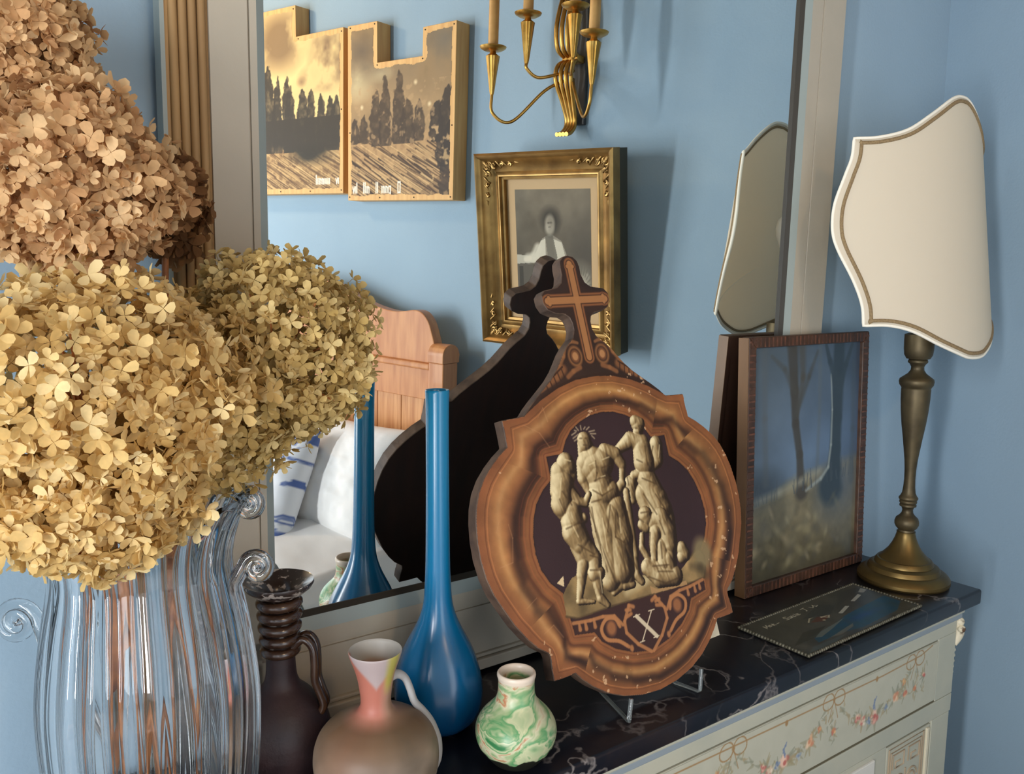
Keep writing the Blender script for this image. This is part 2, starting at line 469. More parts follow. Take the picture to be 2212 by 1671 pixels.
chest = thing('chest_of_drawers', 'pale grey chest painted with flower garlands under the black marble top', 'chest', (0.737, -0.115, FLOOR))
chest_off = Vector((0.737, -0.115, FLOOR))
def ch(mb): 
    mb.v = [(x-chest_off.x, y-chest_off.y, z-chest_off.z) for x, y, z in mb.v]; return mb
m_chest = pmat('pale_chest_paint', (176, 174, 156), 0.5, c2=(168, 168, 152), scale=14, bump=0.08, bscale=160)
m_blue = pmat('faded_blue_line', (132, 142, 148), 0.55)
m_gap = pmat('dark_olive_joint', (88, 80, 58), 0.7)
m_cream = pmat('cream_carving', (208, 198, 172), 0.5, c2=(90, 66, 44), scale=60, lo=.62, hi=.68)
m_fret = pmat('tan_fret_line', (158, 140, 116), 0.6)
YF = -0.2324
CX0, CX1 = 0.102, 1.353
ch(MB().box(CX0, CX1, YF+0.012, -0.004, FLOOR+0.08, -MTH)).obj('carcass', m_chest, chest)
mb = MB().box(CX0-.006, CX1+0.016, YF-0.004, YF+0.012, -0.0345, -MTH)
ch(mb).obj('cornice', m_chest, chest, bevel=0.002)
ch(MB().box(CX0-.003, CX1+0.012, YF-0.002, YF+0.012, -0.0435, -0.0350)).obj('painted_band', m_blue, chest, bevel=0.001)
# frame around the drawer
DX0, DX1, DZ0, DZ1 = 0.178, 1.296, -0.1650, -0.0660
mb = MB().box(CX0, CX1, YF, YF+0.012, DZ1+0.002, -0.0440).box(CX0, DX0-.002, YF, YF+0.012, DZ0-.004, DZ1+.002).box(DX1+.002, CX1, YF, YF+0.012, DZ0-.004, DZ1+.002)
mb.box(CX0, CX1, YF, YF+0.012, -0.200, DZ0-0.005)
mb.box(CX0, 0.178, YF, YF+.012, -0.86, -0.200).box(1.294, CX1-.004, YF, YF+.012, -0.86, -0.200)
ch(mb).obj('front_frame', m_chest, chest, bevel=0.0012)
ch(MB().box(DX0, DX1+.003, YF+0.001, YF+0.012, DZ0-0.0048, DZ0-0.0005)).obj('joint', m_gap, chest)
dr = ch(MB().box(DX0, DX1, YF-0.0005, YF+0.012, DZ0, DZ1)).obj('drawer', m_chest, chest, bevel=0.001)
# painted garland on the drawer
P = Paint(0.60, DX1-.001, DZ0+.001, DZ1-.001, 0.0008, (176, 174, 156))
P.c += (P.noise(60, 1)[..., None]-.5)*0.03
rg = random.Random(5)
tan = (150, 118, 78)
P.line([(0.60, -0.0745), (0.696, -0.0742), (0.9075, -0.0766), (1.1367, -0.0785), (1.244, -0.0755), (1.277, -0.068)], 0.0011, tan, .9)
bows = [0.584, 0.799, 1.0134, 1.228]
def bow(x, z):
    for sg in (-1, 1):
        lp = [(x+sg*0.022*math.sin(t)*1.0+sg*0.001, z+0.010*math.sin(2*t)*.9-0.004*math.sin(t)) for t in np.linspace(0, math.pi, 16)]
        lp = [(x+sg*(0.013-0.013*math.cos(t)), z+0.013*math.sin(t)*(1 if t < math.pi else .8)-0.002*math.sin(t/2)) for t in np.linspace(0, 2*math.pi, 22)]
        P.line(lp, 0.0010, tan, .85)
        P.line([(x, z), (x+sg*.006, z-.016), (x+sg*.011, z-.030)], 0.0008, tan, .8)
    P.dot(x, z, .003, .003, tan, .9)
for x in bows:
    bow(x, -0.0785)
    for sg in (-1, 1): P.dot(x+sg*.107, -0.079, .003, .004, tan, .8)
def leaf(x, z, a, l, c): P.line([(x, z), (x+l*math.cos(a), z+l*math.sin(a))], [l*.22, l*.05], c, .6)
greens = [(150, 138, 104), (140, 136, 110), (160, 142, 108), (132, 134, 114)]
def rose(x, z, r, c1, c2, c3):
    for k in range(5):
        leaf(x, z, rg.uniform(0, 6.28), r*2.1, rg.choice(greens))
    for k in range(9):
        a = rg.uniform(0, 6.28); q = r*rg.uniform(.2, .8)
        P.dot(x+q*math.cos(a), z+q*math.sin(a), r*.42, r*.32, rg.choice((c1, c2, c3)), .8, .5, rg.uniform(0, 3))
    P.dot(x, z, r*.3, r*.3, c1, .9)
for i in range(len(bows)-1):
    xa, xb = bows[i]+.012, bows[i+1]-.012
    for k in range(70):
        u = rg.random(); x = xa+(xb-xa)*u; z = -0.088-0.050*4*u*(1-u)*(.85)-.006+rg.gauss(0, .004)
        leaf(x, z, rg.uniform(0, 6.28), rg.uniform(.006, .013), rg.choice(greens))
    def gp(u): return xa+(xb-xa)*u, -0.094-0.043*4*u*(1-u)
    for u, r, cs in ((.5, .012, ((176, 92, 84), (204, 140, 122), (226, 190, 168))), (.33, .008, ((212, 186, 160), (232, 214, 192), (190, 120, 108))), (.26, .007, ((180, 104, 96), (214, 160, 140), (224, 196, 170))),
                     (.78, .010, ((196, 132, 100), (216, 170, 132), (228, 200, 170))), (.66, .006, ((122, 136, 152), (150, 160, 170), (176, 180, 178))), (.42, .006, ((106, 122, 150), (134, 148, 166), (170, 172, 170))), (.9, .006, ((198, 156, 110), (212, 180, 130), (180, 120, 90)))):
        x, z = gp(u); rose(x, z+rg.gauss(0, .003), r, *cs)
    x, z = gp(.5); P.line([(x, z+.01), (x-.003, z+.022), (x+.002, z+.030)], .0012, (112, 126, 152), .8)
    for k in range(4): P.dot(x-.002+rg.gauss(0,.002), z+.014+k*.004, .0022, .0022, (112, 126, 152), .85)
    # hanging sprig under each bow
    for k in range(14):
        t = k/13; leaf(bows[i+1]+rg.gauss(0, .004), -0.095-.045*t, rg.uniform(3.6, 5.8), .009, rg.choice(greens))
    rose(bows[i+1]+.002, -0.126, .006, (196, 132, 90), (214, 176, 130), (190, 110, 90))
for k in range(12): leaf(1.256+rg.gauss(0, .003), -0.09-.045*k/11, rg.uniform(3.6, 5.8), .009, rg.choice(greens))
rose(1.2554, -0.112, .006, (180, 96, 84), (206, 150, 126), (222, 190, 160)); rose(1.2026, -0.1254, .008, (196, 132, 100), (214, 170, 132), (180, 100, 84))
me = P.mesh('painted_garland', lambda X, Y, H: np.stack([X-chest_off.x, np.full_like(X, YF-0.0010-chest_off.y), Y-chest_off.z], 1))
link('painted_garland', me, vcol_mat('garland_paint', 0.5), dr)
# lower part: fret panel, pale door panel
ch(MB().box(1.166, 1.2925, YF+0.001, YF+0.012, -0.84, -0.2045)).obj('fret_panel', m_chest, chest, bevel=0.0015)
fr = MB()
def fl(pts, r=0.0013):
    fr.tube([(x, YF+0.0005, z) for x, z in pts], r, 6)
fl([(1.172, -.80), (1.172, -.2095), (1.2725, -.2095), (1.2725, -.80)]); fl([(1.178, -.80), (1.178, -.2170), (1.2665, -.2170), (1.2665, -.80)])
for x0 in (1.184, 1.229):
    fl([(x0, -.246), (x0, -.223), (x0+.032, -.223), (x0+.032, -.246), (x0+.008, -.246), (x0+.008, -.236), (x0+.022, -.236)])
for cx_ in (1.204, 1.241):
    fl([(cx_+.017*math.cos(t)*(1-t/16), -.276+.017*math.sin(t)*(1-t/16)) for t in np.linspace(0, 9.5, 40)])
fl([(1.2225, -.255), (1.2225, -.33)])
ch(fr).obj('fretwork', m_fret, chest, smooth=60)
ch(MB().box(1.279, 1.2865, YF-.002, YF+.004, -.84, -.208)).obj('bead_strip', m_cream, chest, bevel=.001)
ch(MB().box(0.40, 1.164, YF+0.001, YF+0.012, -0.84, -0.2010)).obj('door', m_chest, chest, bevel=0.001)
ch(MB().box(0.46, 1.128, YF-0.003, YF+0.004, -0.80, -0.2080)).obj('door_panel', m_cream if False else pmat('pale_panel', (205, 202, 192), .5), chest, bevel=0.002)
# carved corner: scroll, husks and beads
cs = MB()
sp = [(1.362+.004*math.sin(i*.5), YF-.001, -.046-.0019*i) for i in range(24)]
cs.tube([(1.3555+0.0105*math.sin(math.pi*min(1, i/19)), YF+.004, -.045-.0023*i) for i in range(20)], [.0045+.0055*math.sin(math.pi*i/19) for i in range(20)], 10)
cs.ball((1.3630, YF+.002, -.0500), .0085); cs.ball((1.3605, YF-.004, -.060), .0065)
ch(cs).obj('corner_scroll', m_cream, chest, smooth=60)
for k in range(5):
    ch(MB().ball((1.3535, YF+.004, -.096-.0095*k), .0048-.0003*k, 10, 7)).obj('bead', m_chest, chest, smooth=60)
legs = [(CX0+.03, YF+.03), (CX1-.03, YF+.03), (CX0+.03, -.03), (CX1-.03, -.03)]
for x, y in legs:
    ch(MB().lathe([(.012, FLOOR), (.018, FLOOR+.03), (.024, FLOOR+.08)], 16, (x, y))).obj('leg', m_chest, chest, smooth=40)

# ------------------------------------------------------------------ lamp
lamp = thing('table_lamp', 'turned brass candlestick lamp with a white shield shade in the corner', 'lamp', (1.341, -0.1433, 0))
m_brass = pmat('aged_brass', (122, 100, 58), 0.42, 0.85, c2=(86, 70, 42), scale=22, lo=.3, hi=.8, bump=0.05)
m_bronze = pmat('dark_bronze_stem', (98, 86, 62), 0.5, 0.7, c2=(74, 64, 46), scale=30)
base = [(.071, 0), (.0725, .003), (.0722, .008), (.069, .013), (.063, .0175), (.0575, .0185), (.0565, .0215), (.0545, .0255), (.050, .0285), (.0465, .029), (.0455, .033), (.0425, .037), (.040, .0375), (.033, .0445), (.026, .053), (.0205, .063), (.0165, .073), (.0145, .081), (.0148, .084)]
MB().lathe(base, 64).obj('base', m_brass, lamp, smooth=28)
stem = [(.0130, .084), (.0125, .087), (.0165, .091), (.0188, .096), (.0190, .101), (.0170, .107), (.0125, .111), (.0090, .116), (.0082, .121), (.0100, .126), (.0130, .1275), (.0132, .130), (.0120, .1315), (.0136, .1335), (.0138, .136), (.0128, .1375), (.0148, .1395), (.0150, .142), (.0128, .145), (.0105, .150), (.0092, .160), (.0086, .173), (.0090, .190), (.0102, .206), (.0122, .222), (.0150, .243), (.0184, .266), (.0208, .288), (.0222, .308), (.0226, .3245), (.0222, .3265), (.0232, .3285), (.0260, .3325), (.0268, .338), (.0258, .342), (.0205, .346), (.0140, .351), (.0102, .357), (.0098, .362), (.0125, .367), (.0150, .369), (.0152, .3715), (.0142, .374), (.0130, .3745), (.0180, .3755), (.0215, .382), (.0226, .392), (.0230, .405), (.0228, .415), (.017, .417), (.012, .418)]
MB().lathe(stem, 48).obj('stem', m_bronze, lamp, smooth=50)
MB().lathe([(.0065, .418), (.0065, .520), (.010, .522), (.010, .545)], 20).obj('lamp_socket', m_brass, lamp, smooth=40)
mb_ = MB().lathe([(.006, .545), (.012, .556), (.020, .575), (.022, .59), (.019, .605), (.010, .614), (.002, .617)], 24)
mb_.obj('bulb', pmat('white_bulb_glass', (235, 232, 225), 0.3), lamp, smooth=60)
# curved shield shade, wider and further out towards the bottom
SX0, SR = 1.345, 0.25
def sy(x, z):
    return -.1135-.035*(.7133-z)/.279-(math.sqrt(max(SR*SR-(x-SX0)**2, 1e-6))-math.sqrt(SR*SR-.18**2))
left = [(1.1665, .7117), (1.1632, .684), (1.1557, .6567), (1.1454, .6157), (1.1423, .578), (1.146, .5467), (1.159, .4984), (1.1654, .464), (1.1657, .4343)]
topc = [(1.1665, .7117), (1.194, .7135), (1.231, .725), (1.27, .7493), (1.309, .7734), (1.33, .782), (1.345, .7835)]
botc = [(1.1657, .4343), (1.193, .4348), (1.2226, .4267), (1.265, .4056), (1.3116, .3883), (1.33, .3845), (1.345, .3837)]
lf = spline(left, 60); tp = spline(topc, 60); bt = spline(botc, 60)
def interp(c, x):
    xs = np.array([p[0] for p in c]); ys = np.array([p[1] for p in c]); o = np.argsort(xs); return float(np.interp(x, xs[o], ys[o]))
lfu = [p for p in lf if p[1] >= .578]; lfd = [p for p in lf if p[1] <= .578]
xs = list(np.linspace(1.1424, 1.1650, 12)) + list(np.linspace(1.1667, 1.345, 40))
xs = xs + [2*SX0-x for x in xs[::-1][1:]]
NR = 26; v = []; f = []
for x in xs:
    xx = x if x <= SX0 else 2*SX0-x
    if xx < 1.166: zt, zl = interp(lfu, xx), interp(lfd, xx)
    else: zt, zl = interp(tp, xx), interp(bt, xx)
    for k in range(NR+1):
        z = zl+(zt-zl)*k/NR; v.append((x-1.341, sy(x, z)+.1433, z))
for i in range(len(xs)-1):
    for k in range(NR):
        a = i*(NR+1)+k; f.append((a, a+NR+1, a+NR+2, a+1))
me = bpy.data.meshes.new('lamp_shade'); me.from_pydata(v, [], f); me.update()
m_sh, nt, b = newmat('ivory_shade_cloth')
b.inputs['Base Color'].default_value = lin((236, 226, 206)); b.inputs['Roughness'].default_value = 0.9
tr = nt.nodes.new('ShaderNodeBsdfTranslucent'); tr.inputs['Color'].default_value = lin((236, 224, 200))
mxs = nt.nodes.new('ShaderNodeMixShader'); mxs.inputs[0].default_value = 0.38
out = nt.nodes['Material Output']
nt.links.new(b.outputs[0], mxs.inputs[1]); nt.links.new(tr.outputs[0], mxs.inputs[2]); nt.links.new(mxs.outputs[0], out.inputs[0])
wv = nt.nodes.new('ShaderNodeTexNoise'); wv.inputs['Scale'].default_value = 700
bp = nt.nodes.new('ShaderNodeBump'); bp.inputs['Strength'].default_value = 0.15; bp.inputs['Distance'].default_value = .001
nt.links.new(wv.outputs['Fac'], bp.inputs['Height']); nt.links.new(bp.outputs['Normal'], b.inputs['Normal'])
shade = link('lamp_shade', me, m_sh, lamp, smooth=True)
sm = shade.modifiers.new('thickness', 'SOLIDIFY'); sm.thickness = 0.002; sm.offset = 1
m_pipe = pmat('white_piping', (236, 230, 214), 0.8)
m_braid = pmat('brown_braid', (146, 124, 88), 0.8, c2=(122, 100, 70), scale=500)
edge = [p for p in tp[::-1]] + lf[1:] + bt[1:]
edge = edge + [(2*SX0-x, z) for x, z in edge[::-1][1:-1]]
cxm, czm = SX0, .585
def inset(d):
    n = len(edge); out = []
    for i in range(n):
        a = edge[(i-2) % n]; c = edge[(i+2) % n]
        tx, tz = c[0]-a[0], c[1]-a[1]; l = math.hypot(tx, tz) or 1
        nx, nz = -tz/l, tx/l
        px, pz = edge[i][0]+nx*d, edge[i][1]+nz*d
        out.append((px, pz))
    return out
def on(pts, off): return [(x-1.341, sy(x, z)+.1433-off, z) for x, z in pts]
MB().tube(on(edge, .0005), .0025, 8, closed=True).obj('piping', m_pipe, shade, smooth=60)
MB().tube(on(inset(.0070), .0018), .0030, 8, closed=True).obj('braid', m_braid, shade, smooth=60)
# lining seam across the inside of the shade
MB().tube([(x-1.341, sy(x, z)+.1433+.002, z) for x, z in [(1.168+.177*t, .437+.075*t) for t in np.linspace(0, 1, 14)]], .0008, 6).obj('lining_seam', m_pipe, shade)

# ------------------------------------------------------------------ woodland painting leaning on the mirror
PW, PH = 0.322, 0.414
pic = thing('framed_picture', 'small framed woodland picture leaning against the mirror beside the brass lamp', 'picture', (1.0445, -0.0500, 0), (-0.0325, 0, -0.010))
m_pf = pmat('brown_carved_frame', (78, 52, 36), 0.45, c2=(54, 36, 26), scale=40, bump=.3, bscale=120)
m_ps = pmat('brown_frame_side', (112, 82, 54), 0.5, c2=(92, 66, 42), scale=20, stretch=(1, 1, .2))
FB, FT = 0.0175, 0.016
def mitre(pts, y0, y1, name):
    MB().prism(pts, lambda a, b_, h: (a, h, b_), y0, y1).obj(name, m_pf, pic, bevel=.0018)
mitre([(0, 0), (PW, 0), (PW-FB, FB), (FB, FB)], 0, FT, 'frame_rail')
mitre([(0, PH), (FB, PH-FB), (PW-FB, PH-FB), (PW, PH)], 0, FT, 'frame_rail')
mitre([(0, 0), (FB, FB), (FB, PH-FB), (0, PH)], 0, FT, 'frame_stile')
mitre([(PW, 0), (PW, PH), (PW-FB, PH-FB), (PW-FB, FB)], 0, FT, 'frame_stile')
# ribbed wrap of the frame
rb_ = MB()
for k in range(40):
    z = .006+PH*k/40.5
    rb_.box(.0015, FB-.0015, -.0006, .001, z, z+.0030); rb_.box(PW-FB+.0015, PW-.0015, -.0006, .001, z, z+.0030)
for k in range(32):
    x = .006+PW*k/32.5
    rb_.box(x, x+.0030, -.0006, .001, .0015, FB-.0015); rb_.box(x, x+.0030, -.0006, .001, PH-FB+.0015, PH-.0015)
o_ = rb_.obj('carved_ribs', pmat('reddish_rib', (108, 68, 50), .5, c2=(62, 42, 32), scale=60), pic)
o_['kind'] = 'stuff'
MB().box(-.0012, 0.0, .001, FT+.004, 0.001, PH-.001).obj('frame_side', m_ps, pic)
MB().box(.004, PW-.004, FT-.004, FT, .004, PH-.004).obj('backing_board', pmat('dark_backing_board', (70, 40, 26), .7), pic)
P = Paint(FB-.001, PW-FB+.001, FB-.001, PH-FB+.001, 0.0009, (84, 92, 98))
u = (P.X-FB)/(PW-2*FB); w_ = (P.Y-FB)/(PH-2*FB)
nz = P.noise(14, 3, 5); nf = P.noise(70, 8, 3)
sky = np.stack([92-18*u, 104-14*u, 112-4*u], -1)/255.0
mist = np.clip(1-np.abs(w_-.52)*2.2, 0, 1)[..., None]
P.c = sky*(0.72+.25*nz[..., None])+mist*np.array([20, 28, 40])/255*.8
P.c *= np.clip(.72+.5*(1-np.abs(u-.55)*1.2), .5, 1.1)[..., None]
gl = .40+.10*u-.14*np.clip(.3-u, 0, 1)
ground = np.clip((gl+.05*(nz-.5)-w_)/.05, 0, 1)
gcol = np.stack([126+70*(nz-.5)+30*(nf-.5), 118+62*(nz-.5)+28*(nf-.5), 92+50*(nz-.5)+20*(nf-.5)], -1)/255*(.65+.35*np.clip(w_/.4, 0, 1))[..., None]
P.c = P.c*(1-ground[..., None])+gcol*ground[..., None]
bl = np.clip(1-np.hypot((u-.82)/.34, (w_-.36)/.22), 0, 1); P.blend((74, 86, 102), bl*.8)
bl = np.clip(1-np.hypot((u-.05)/.3, (w_-.40)/.12), 0, 1); P.blend((50, 58, 66), bl*.8)
def pt(a, c): return (FB+a*(PW-2*FB), FB+c*(PH-2*FB))
P.line([pt(.34, 1.0), pt(.37, .80), pt(.385, .66), pt(.43, .52), pt(.445, .40), pt(.455, .355)], [.013, .0105, .009, .0085, .010, .017], (66, 62, 56), .9, .3)
P.line([pt(.43, 1.0), pt(.445, .86), pt(.40, .70)], [.009, .007, .004], (76, 72, 64), .6, .5)
P.line([pt(.37, .80), pt(.28, .90), pt(.16, .96)], [.007, .005, .003], (72, 72, 68), .6, .6); P.line([pt(.385, .7), pt(.50, .86), pt(.58, .97)], [.006, .005, .003], (72, 72, 68), .6, .6)
P.line([pt(.79, 1.0), pt(.785, .84), pt(.78, .66), pt(.775, .52), pt(.765, .42), pt(.74, .355)], [.015, .0165, .015, .0155, .020, .034], (46, 58, 66), .95, .25)
P.line([pt(.715, .86), pt(.735, .70), pt(.732, .54), pt(.71, .44), pt(.64, .395), pt(.50, .355)], [.0018, .002, .0026, .003, .0034, .003], (150, 158, 152), .75, .7)
P.line([pt(.775, .82), pt(.70, .92), pt(.66, .99)], [.009, .006, .004], (50, 62, 70), .85, .4); P.line([pt(.80, .80), pt(.86, .90), pt(.92, .99)], [.009, .006, .004], (50, 62, 70), .85, .4)
P.line([pt(.10, 1.0), pt(.11, .70), pt(.13, .42)], [.007, .006, .007], (84, 88, 90), .5, .6); P.line([pt(.60, 1.0), pt(.61, .70), pt(.60, .45)], [.005, .004, .005], (92, 100, 104), .5, .6); P.line([pt(.94, .9), pt(.95, .60), pt(.95, .36)], [.006, .006, .008], (66, 76, 84), .5, .6)
P.line([pt(.0, .345), pt(.25, .37), pt(.45, .40), pt(.62, .43)], .006, (150, 150, 132), .55, 1.0)
for k in range(60):
    a, c = rg.uniform(0, .85), rg.uniform(.04, .30)
    P.dot(*pt(a, c), rg.uniform(.004, .014), rg.uniform(.003, .008), rg.choice(((150, 142, 108), (112, 108, 88), (86, 84, 76), (164, 152, 120), (96, 90, 72))), .5, .8, rg.uniform(0, 3))
for k in range(40):
    a = rg.uniform(0, 1); P.line([pt(a, .33+.06*a), pt(a+rg.uniform(-.02, .02), .33+.06*a+rg.uniform(.03, .09))], .0012, (70, 78, 84), .5)
me = P.mesh('painted_woodland', lambda X, Y, H: np.stack([X, np.full_like(X, .0070), Y], 1))
link('painted_woodland', me, vcol_mat('pastel_under_glass', 0.35, .5, coat=0.25), pic)

# ------------------------------------------------------------------ little painted card lying on the marble
CW, CD = 0.300, 0.118
card = thing('painted_plaque', 'thin dark plaque with a painted blue lake and a beaded edge lying on marble', 'plaque', (0.9440, -0.2361, 0.0), (0, 0, 0.0205))
pl = MB(); ol = []
for x, y in [(.002, .002), (CW-.002, .002), (CW-.002, CD-.002), (.002, CD-.002)]: ol.append((x, y))
pl.prism(ol, lambda a, b_, h: (a, b_, h), 0.0005, 0.0040)
pl.obj('plaque_body', pmat('dark_plaque_board', (58, 56, 48), .5), card, bevel=.0008)
be = MB()
for i in range(60):
    x = .0025+(CW-.005)*i/59
    be.ball((x, .0022, .0036), .0026, 7, 5); be.ball((x, CD-.0022, .0036), .0026, 7, 5)
for i in range(1, 23):
    y = .0022+(CD-.0044)*i/23
    be.ball((.0022, y, .0036), .0026, 7, 5); be.ball((CW-.0022, y, .0036), .0026, 7, 5)
o_ = be.obj('beaded_edge', pmat('tarnished_beads', (112, 108, 92), .45, .3, c2=(70, 66, 52), scale=180), card, smooth=60); o_['kind'] = 'stuff'
P = Paint(.004, CW-.004, .004, CD-.004, .0007, (66, 64, 54))
nz = P.noise(40, 5, 4); P.c *= (.75+.5*nz)[..., None]
lake = inside(P.X, P.Y, [(.06, .036), (.12, .040), (.17, .050), (.29, .058), (.290, .030), (.25, .014), (.15, .010), (.10, .018), (.05, .018)]) * (.75+.25*nz)
P.blend((24, 70, 92), np.clip(lake*(.45+.9*P.noise(60, 15, 3)), 0, 1))
P.blend((20, 60, 106), np.clip(1-np.hypot((P.X-.19)/.06, (P.Y-.034)/.010), 0, 1)*.9)
P.poly([(.05, .034), (.12, .041), (.16, .046), (.11, .034), (.07, .026)], (104, 106, 96), .8)
P.poly([(.08, .018), (.15, .027), (.14, .020), (.10, .014)], (110, 104, 90), .7)
P.poly([(.003, .003), (.06, .003), (.11, .012), (.03, .014)], (78, 88, 86), .7)
P.poly([(.165, .060), (.20, .070), (.205, .066), (.17, .056)], (176, 174, 160), .9); P.poly([(.225, .076), (.262, .086), (.262, .080), (.23, .072)], (176, 174, 160), .9); P.poly([(.270, .090), (.29, .098), (.292, .088), (.275, .084)], (150, 148, 136), .9)
P.poly([(.10, .064), (.13, .072), (.15, .062), (.12, .056)], (84, 44, 28), .9)
P.line([(.098, .066), (.112, .074), (.128, .073)], .0012, (170, 160, 130), .9); P.line([(.13, .066), (.150, .066), (.140, .060), (.132, .068)], .0014, (176, 168, 142), .9); P.dot(.125, .058, .003, .002, (160, 150, 120))
P.poly([(.19, .076), (.24, .108), (.288, .104), (.285, .096), (.24, .086)], (52, 52, 46), .9); P.poly([(.01, .03), (.06, .05), (.11, .045), (.06, .03)], (46, 44, 32), .8)
P.poly([(.10, .078), (.17, .098), (.19, .08), (.15, .064)], (44, 46, 42), .8)
# handwriting (only partly legible on the original)
wc_ = (188, 180, 156)
def pen(pts, ox, oy, sc=1.0): P.line([(ox+x*sc, oy+y*sc) for x, y in pts], .00075, wc_, .9)
pen([(0, 0), (.001, .008), (.004, .003), (.008, .009), (.009, .001)], .030, .088); pen([(.012, .002), (.010, .005), (.013, .006), (.015, .003), (.012, .002)], .030, .088); pen([(.018, .001), (.019, .007), (.022, .005), (.018, .004), (.023, .001)], .030, .088); pen([(.027, .003), (.032, .003)], .030, .088)
pen([(.008, .008), (.003, .009), (.001, .006), (.006, .004), (.005, 0), (0, .001)], .080, .090); pen([(.009, .005), (.010, .001), (.013, .001), (.014, .006), (.015, .001), (.018, .006), (.019, .001)], .080, .090); pen([(.022, .006), (.021, .001), (.025, .002)], .080, .090); pen([(.027, .008), (.028, .001)], .080, .090); pen([(.031, .002), (.034, .005), (.031, .006), (.031, .001), (.036, .002)], .080, .090)
pen([(0, .010), (.010, .011)], .130, .092); pen([(.007, .011), (.006, .002), (.003, .001)], .130, .092)
pen([(.002, .006), (.005, .001), (.010, .004), (.013, .008), (.014, .001), (.020, .003)], .148, .094)
me = P.mesh('painted_lake', lambda X, Y, H: np.stack([X, Y, np.full_like(X, .0043)], 1))
link('painted_lake', me, vcol_mat('plaque_paint', 0.3, .5), card)

# ------------------------------------------------------------------ vases
def lathe_obj(name, prof, mat, parent, seg=64, rfn=None, smooth=60, cap=False):
    return MB().lathe(prof, seg, (0, 0), rfn, cap).obj(name, mat, parent, smooth=smooth)

# blue bottle vase
bl_ = thing('blue_bottle_vase', 'tall cobalt blue bottle vase with a long slim neck and ribbed bulb', 'vase', (0.4560, -0.0935, 0))
prof = [(.022, 0), (.034, .003), (.0425, .011), (.0475, .022), (.0500, .036), (.0500, .050), (.0475, .066), (.0420, .084), (.0330, .102), (.0250, .117), (.0200, .129), (.0168, .140), (.0152, .152), (.0140, .175), (.0133, .200), (.0128, .250), (.0125, .300), (.0124, .350), (.0128, .372), (.0132, .380)]
prof = [(float(a), float(b_)) for a, b_ in zip(*[np.interp(np.linspace(0, len(prof)-1, 90), range(len(prof)), [p[i] for p in prof]) for i in (0, 1)])]
# smooth profile
pr_ = np.array(prof)
for _ in range(6): pr_[1:-1] = (pr_[:-2]+2*pr_[1:-1]+pr_[2:])/4
prof = [tuple(p) for p in pr_]
innr = [(max(r-.0028, .001), z) for r, z in prof[::-1] if z > .006]
lip_ = [(.0125, .3815), (.0110, .3812)]
def blob(r, z, a):
    k = max(0, min(1, (.13-z)/.05))*max(0, min(1, z/.02)); return r*(1+.018*k*math.cos(8*a+.4))
m_bluev, nt, b = newmat('satin_cobalt_glass')
b.inputs['Roughness'].default_value = 0.24; b.inputs['Coat Weight'].default_value = 0.3; b.inputs['Coat Roughness'].default_value = .18
b.inputs['Subsurface Weight'].default_value = 0.12; b.inputs['Subsurface Radius'].default_value = (.002, .006, .012); b.inputs['Subsurface Scale'].default_value = 1.0
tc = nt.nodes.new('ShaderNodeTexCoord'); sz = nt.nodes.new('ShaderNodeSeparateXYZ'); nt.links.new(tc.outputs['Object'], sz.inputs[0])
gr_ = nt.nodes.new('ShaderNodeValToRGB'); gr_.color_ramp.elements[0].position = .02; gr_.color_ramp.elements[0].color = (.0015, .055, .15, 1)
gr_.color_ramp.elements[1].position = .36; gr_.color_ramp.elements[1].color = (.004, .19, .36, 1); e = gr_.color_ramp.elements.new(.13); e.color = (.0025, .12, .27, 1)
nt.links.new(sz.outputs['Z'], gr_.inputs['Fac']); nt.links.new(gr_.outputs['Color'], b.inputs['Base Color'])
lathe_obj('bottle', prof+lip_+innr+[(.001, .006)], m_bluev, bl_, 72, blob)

# green marbled vase
m_gm, nt, b = newmat('green_marbled_glaze')
N = nt.nodes; L = nt.links
tc = N.new('ShaderNodeTexCoord'); n1 = N.new('ShaderNodeTexNoise'); n1.inputs['Scale'].default_value = 16; n1.inputs['Detail'].default_value = 3
mp = N.new('ShaderNodeMapping'); mp.inputs['Scale'].default_value = (1, 1, 1.7); mp.inputs['Rotation'].default_value = (0.25, .2, 0)
L.new(tc.outputs['Object'], mp.inputs['Vector']); L.new(mp.outputs['Vector'], n1.inputs['Vector'])
ad = N.new('ShaderNodeVectorMath'); ad.operation = 'MULTIPLY_ADD'; ad.inputs[1].default_value = (.075, .075, .075)
L.new(n1.outputs['Color'], ad.inputs[0]); L.new(mp.outputs['Vector'], ad.inputs[2])
n2 = N.new('ShaderNodeTexNoise'); n2.inputs['Scale'].default_value = 13; n2.inputs['Detail'].default_value = 4; n2.inputs['Distortion'].default_value = 1.0
L.new(ad.outputs[0], n2.inputs['Vector'])
rr = N.new('ShaderNodeValToRGB'); cr = rr.color_ramp
stops = [(.0, (40, 44, 36)), (.33, (52, 118, 70)), (.38, (140, 164, 122)), (.45, (186, 188, 150)), (.48, (84, 144, 92)), (.52, (150, 168, 124)), (.56, (196, 192, 160)), (.585, (176, 112, 76)), (.61, (170, 178, 140)), (.66, (128, 164, 112)), (.72, (82, 76, 60)), (.78, (214, 210, 190))]
cr.elements[0].position = 0; cr.elements[0].color = lin(stops[0][1]); cr.elements[1].position = 1; cr.elements[1].color = lin((200, 200, 176))
for p_, c_ in stops[1:]:
    e = cr.elements.new(p_); e.color = lin(c_)
L.new(n2.outputs['Fac'], rr.inputs['Fac'])
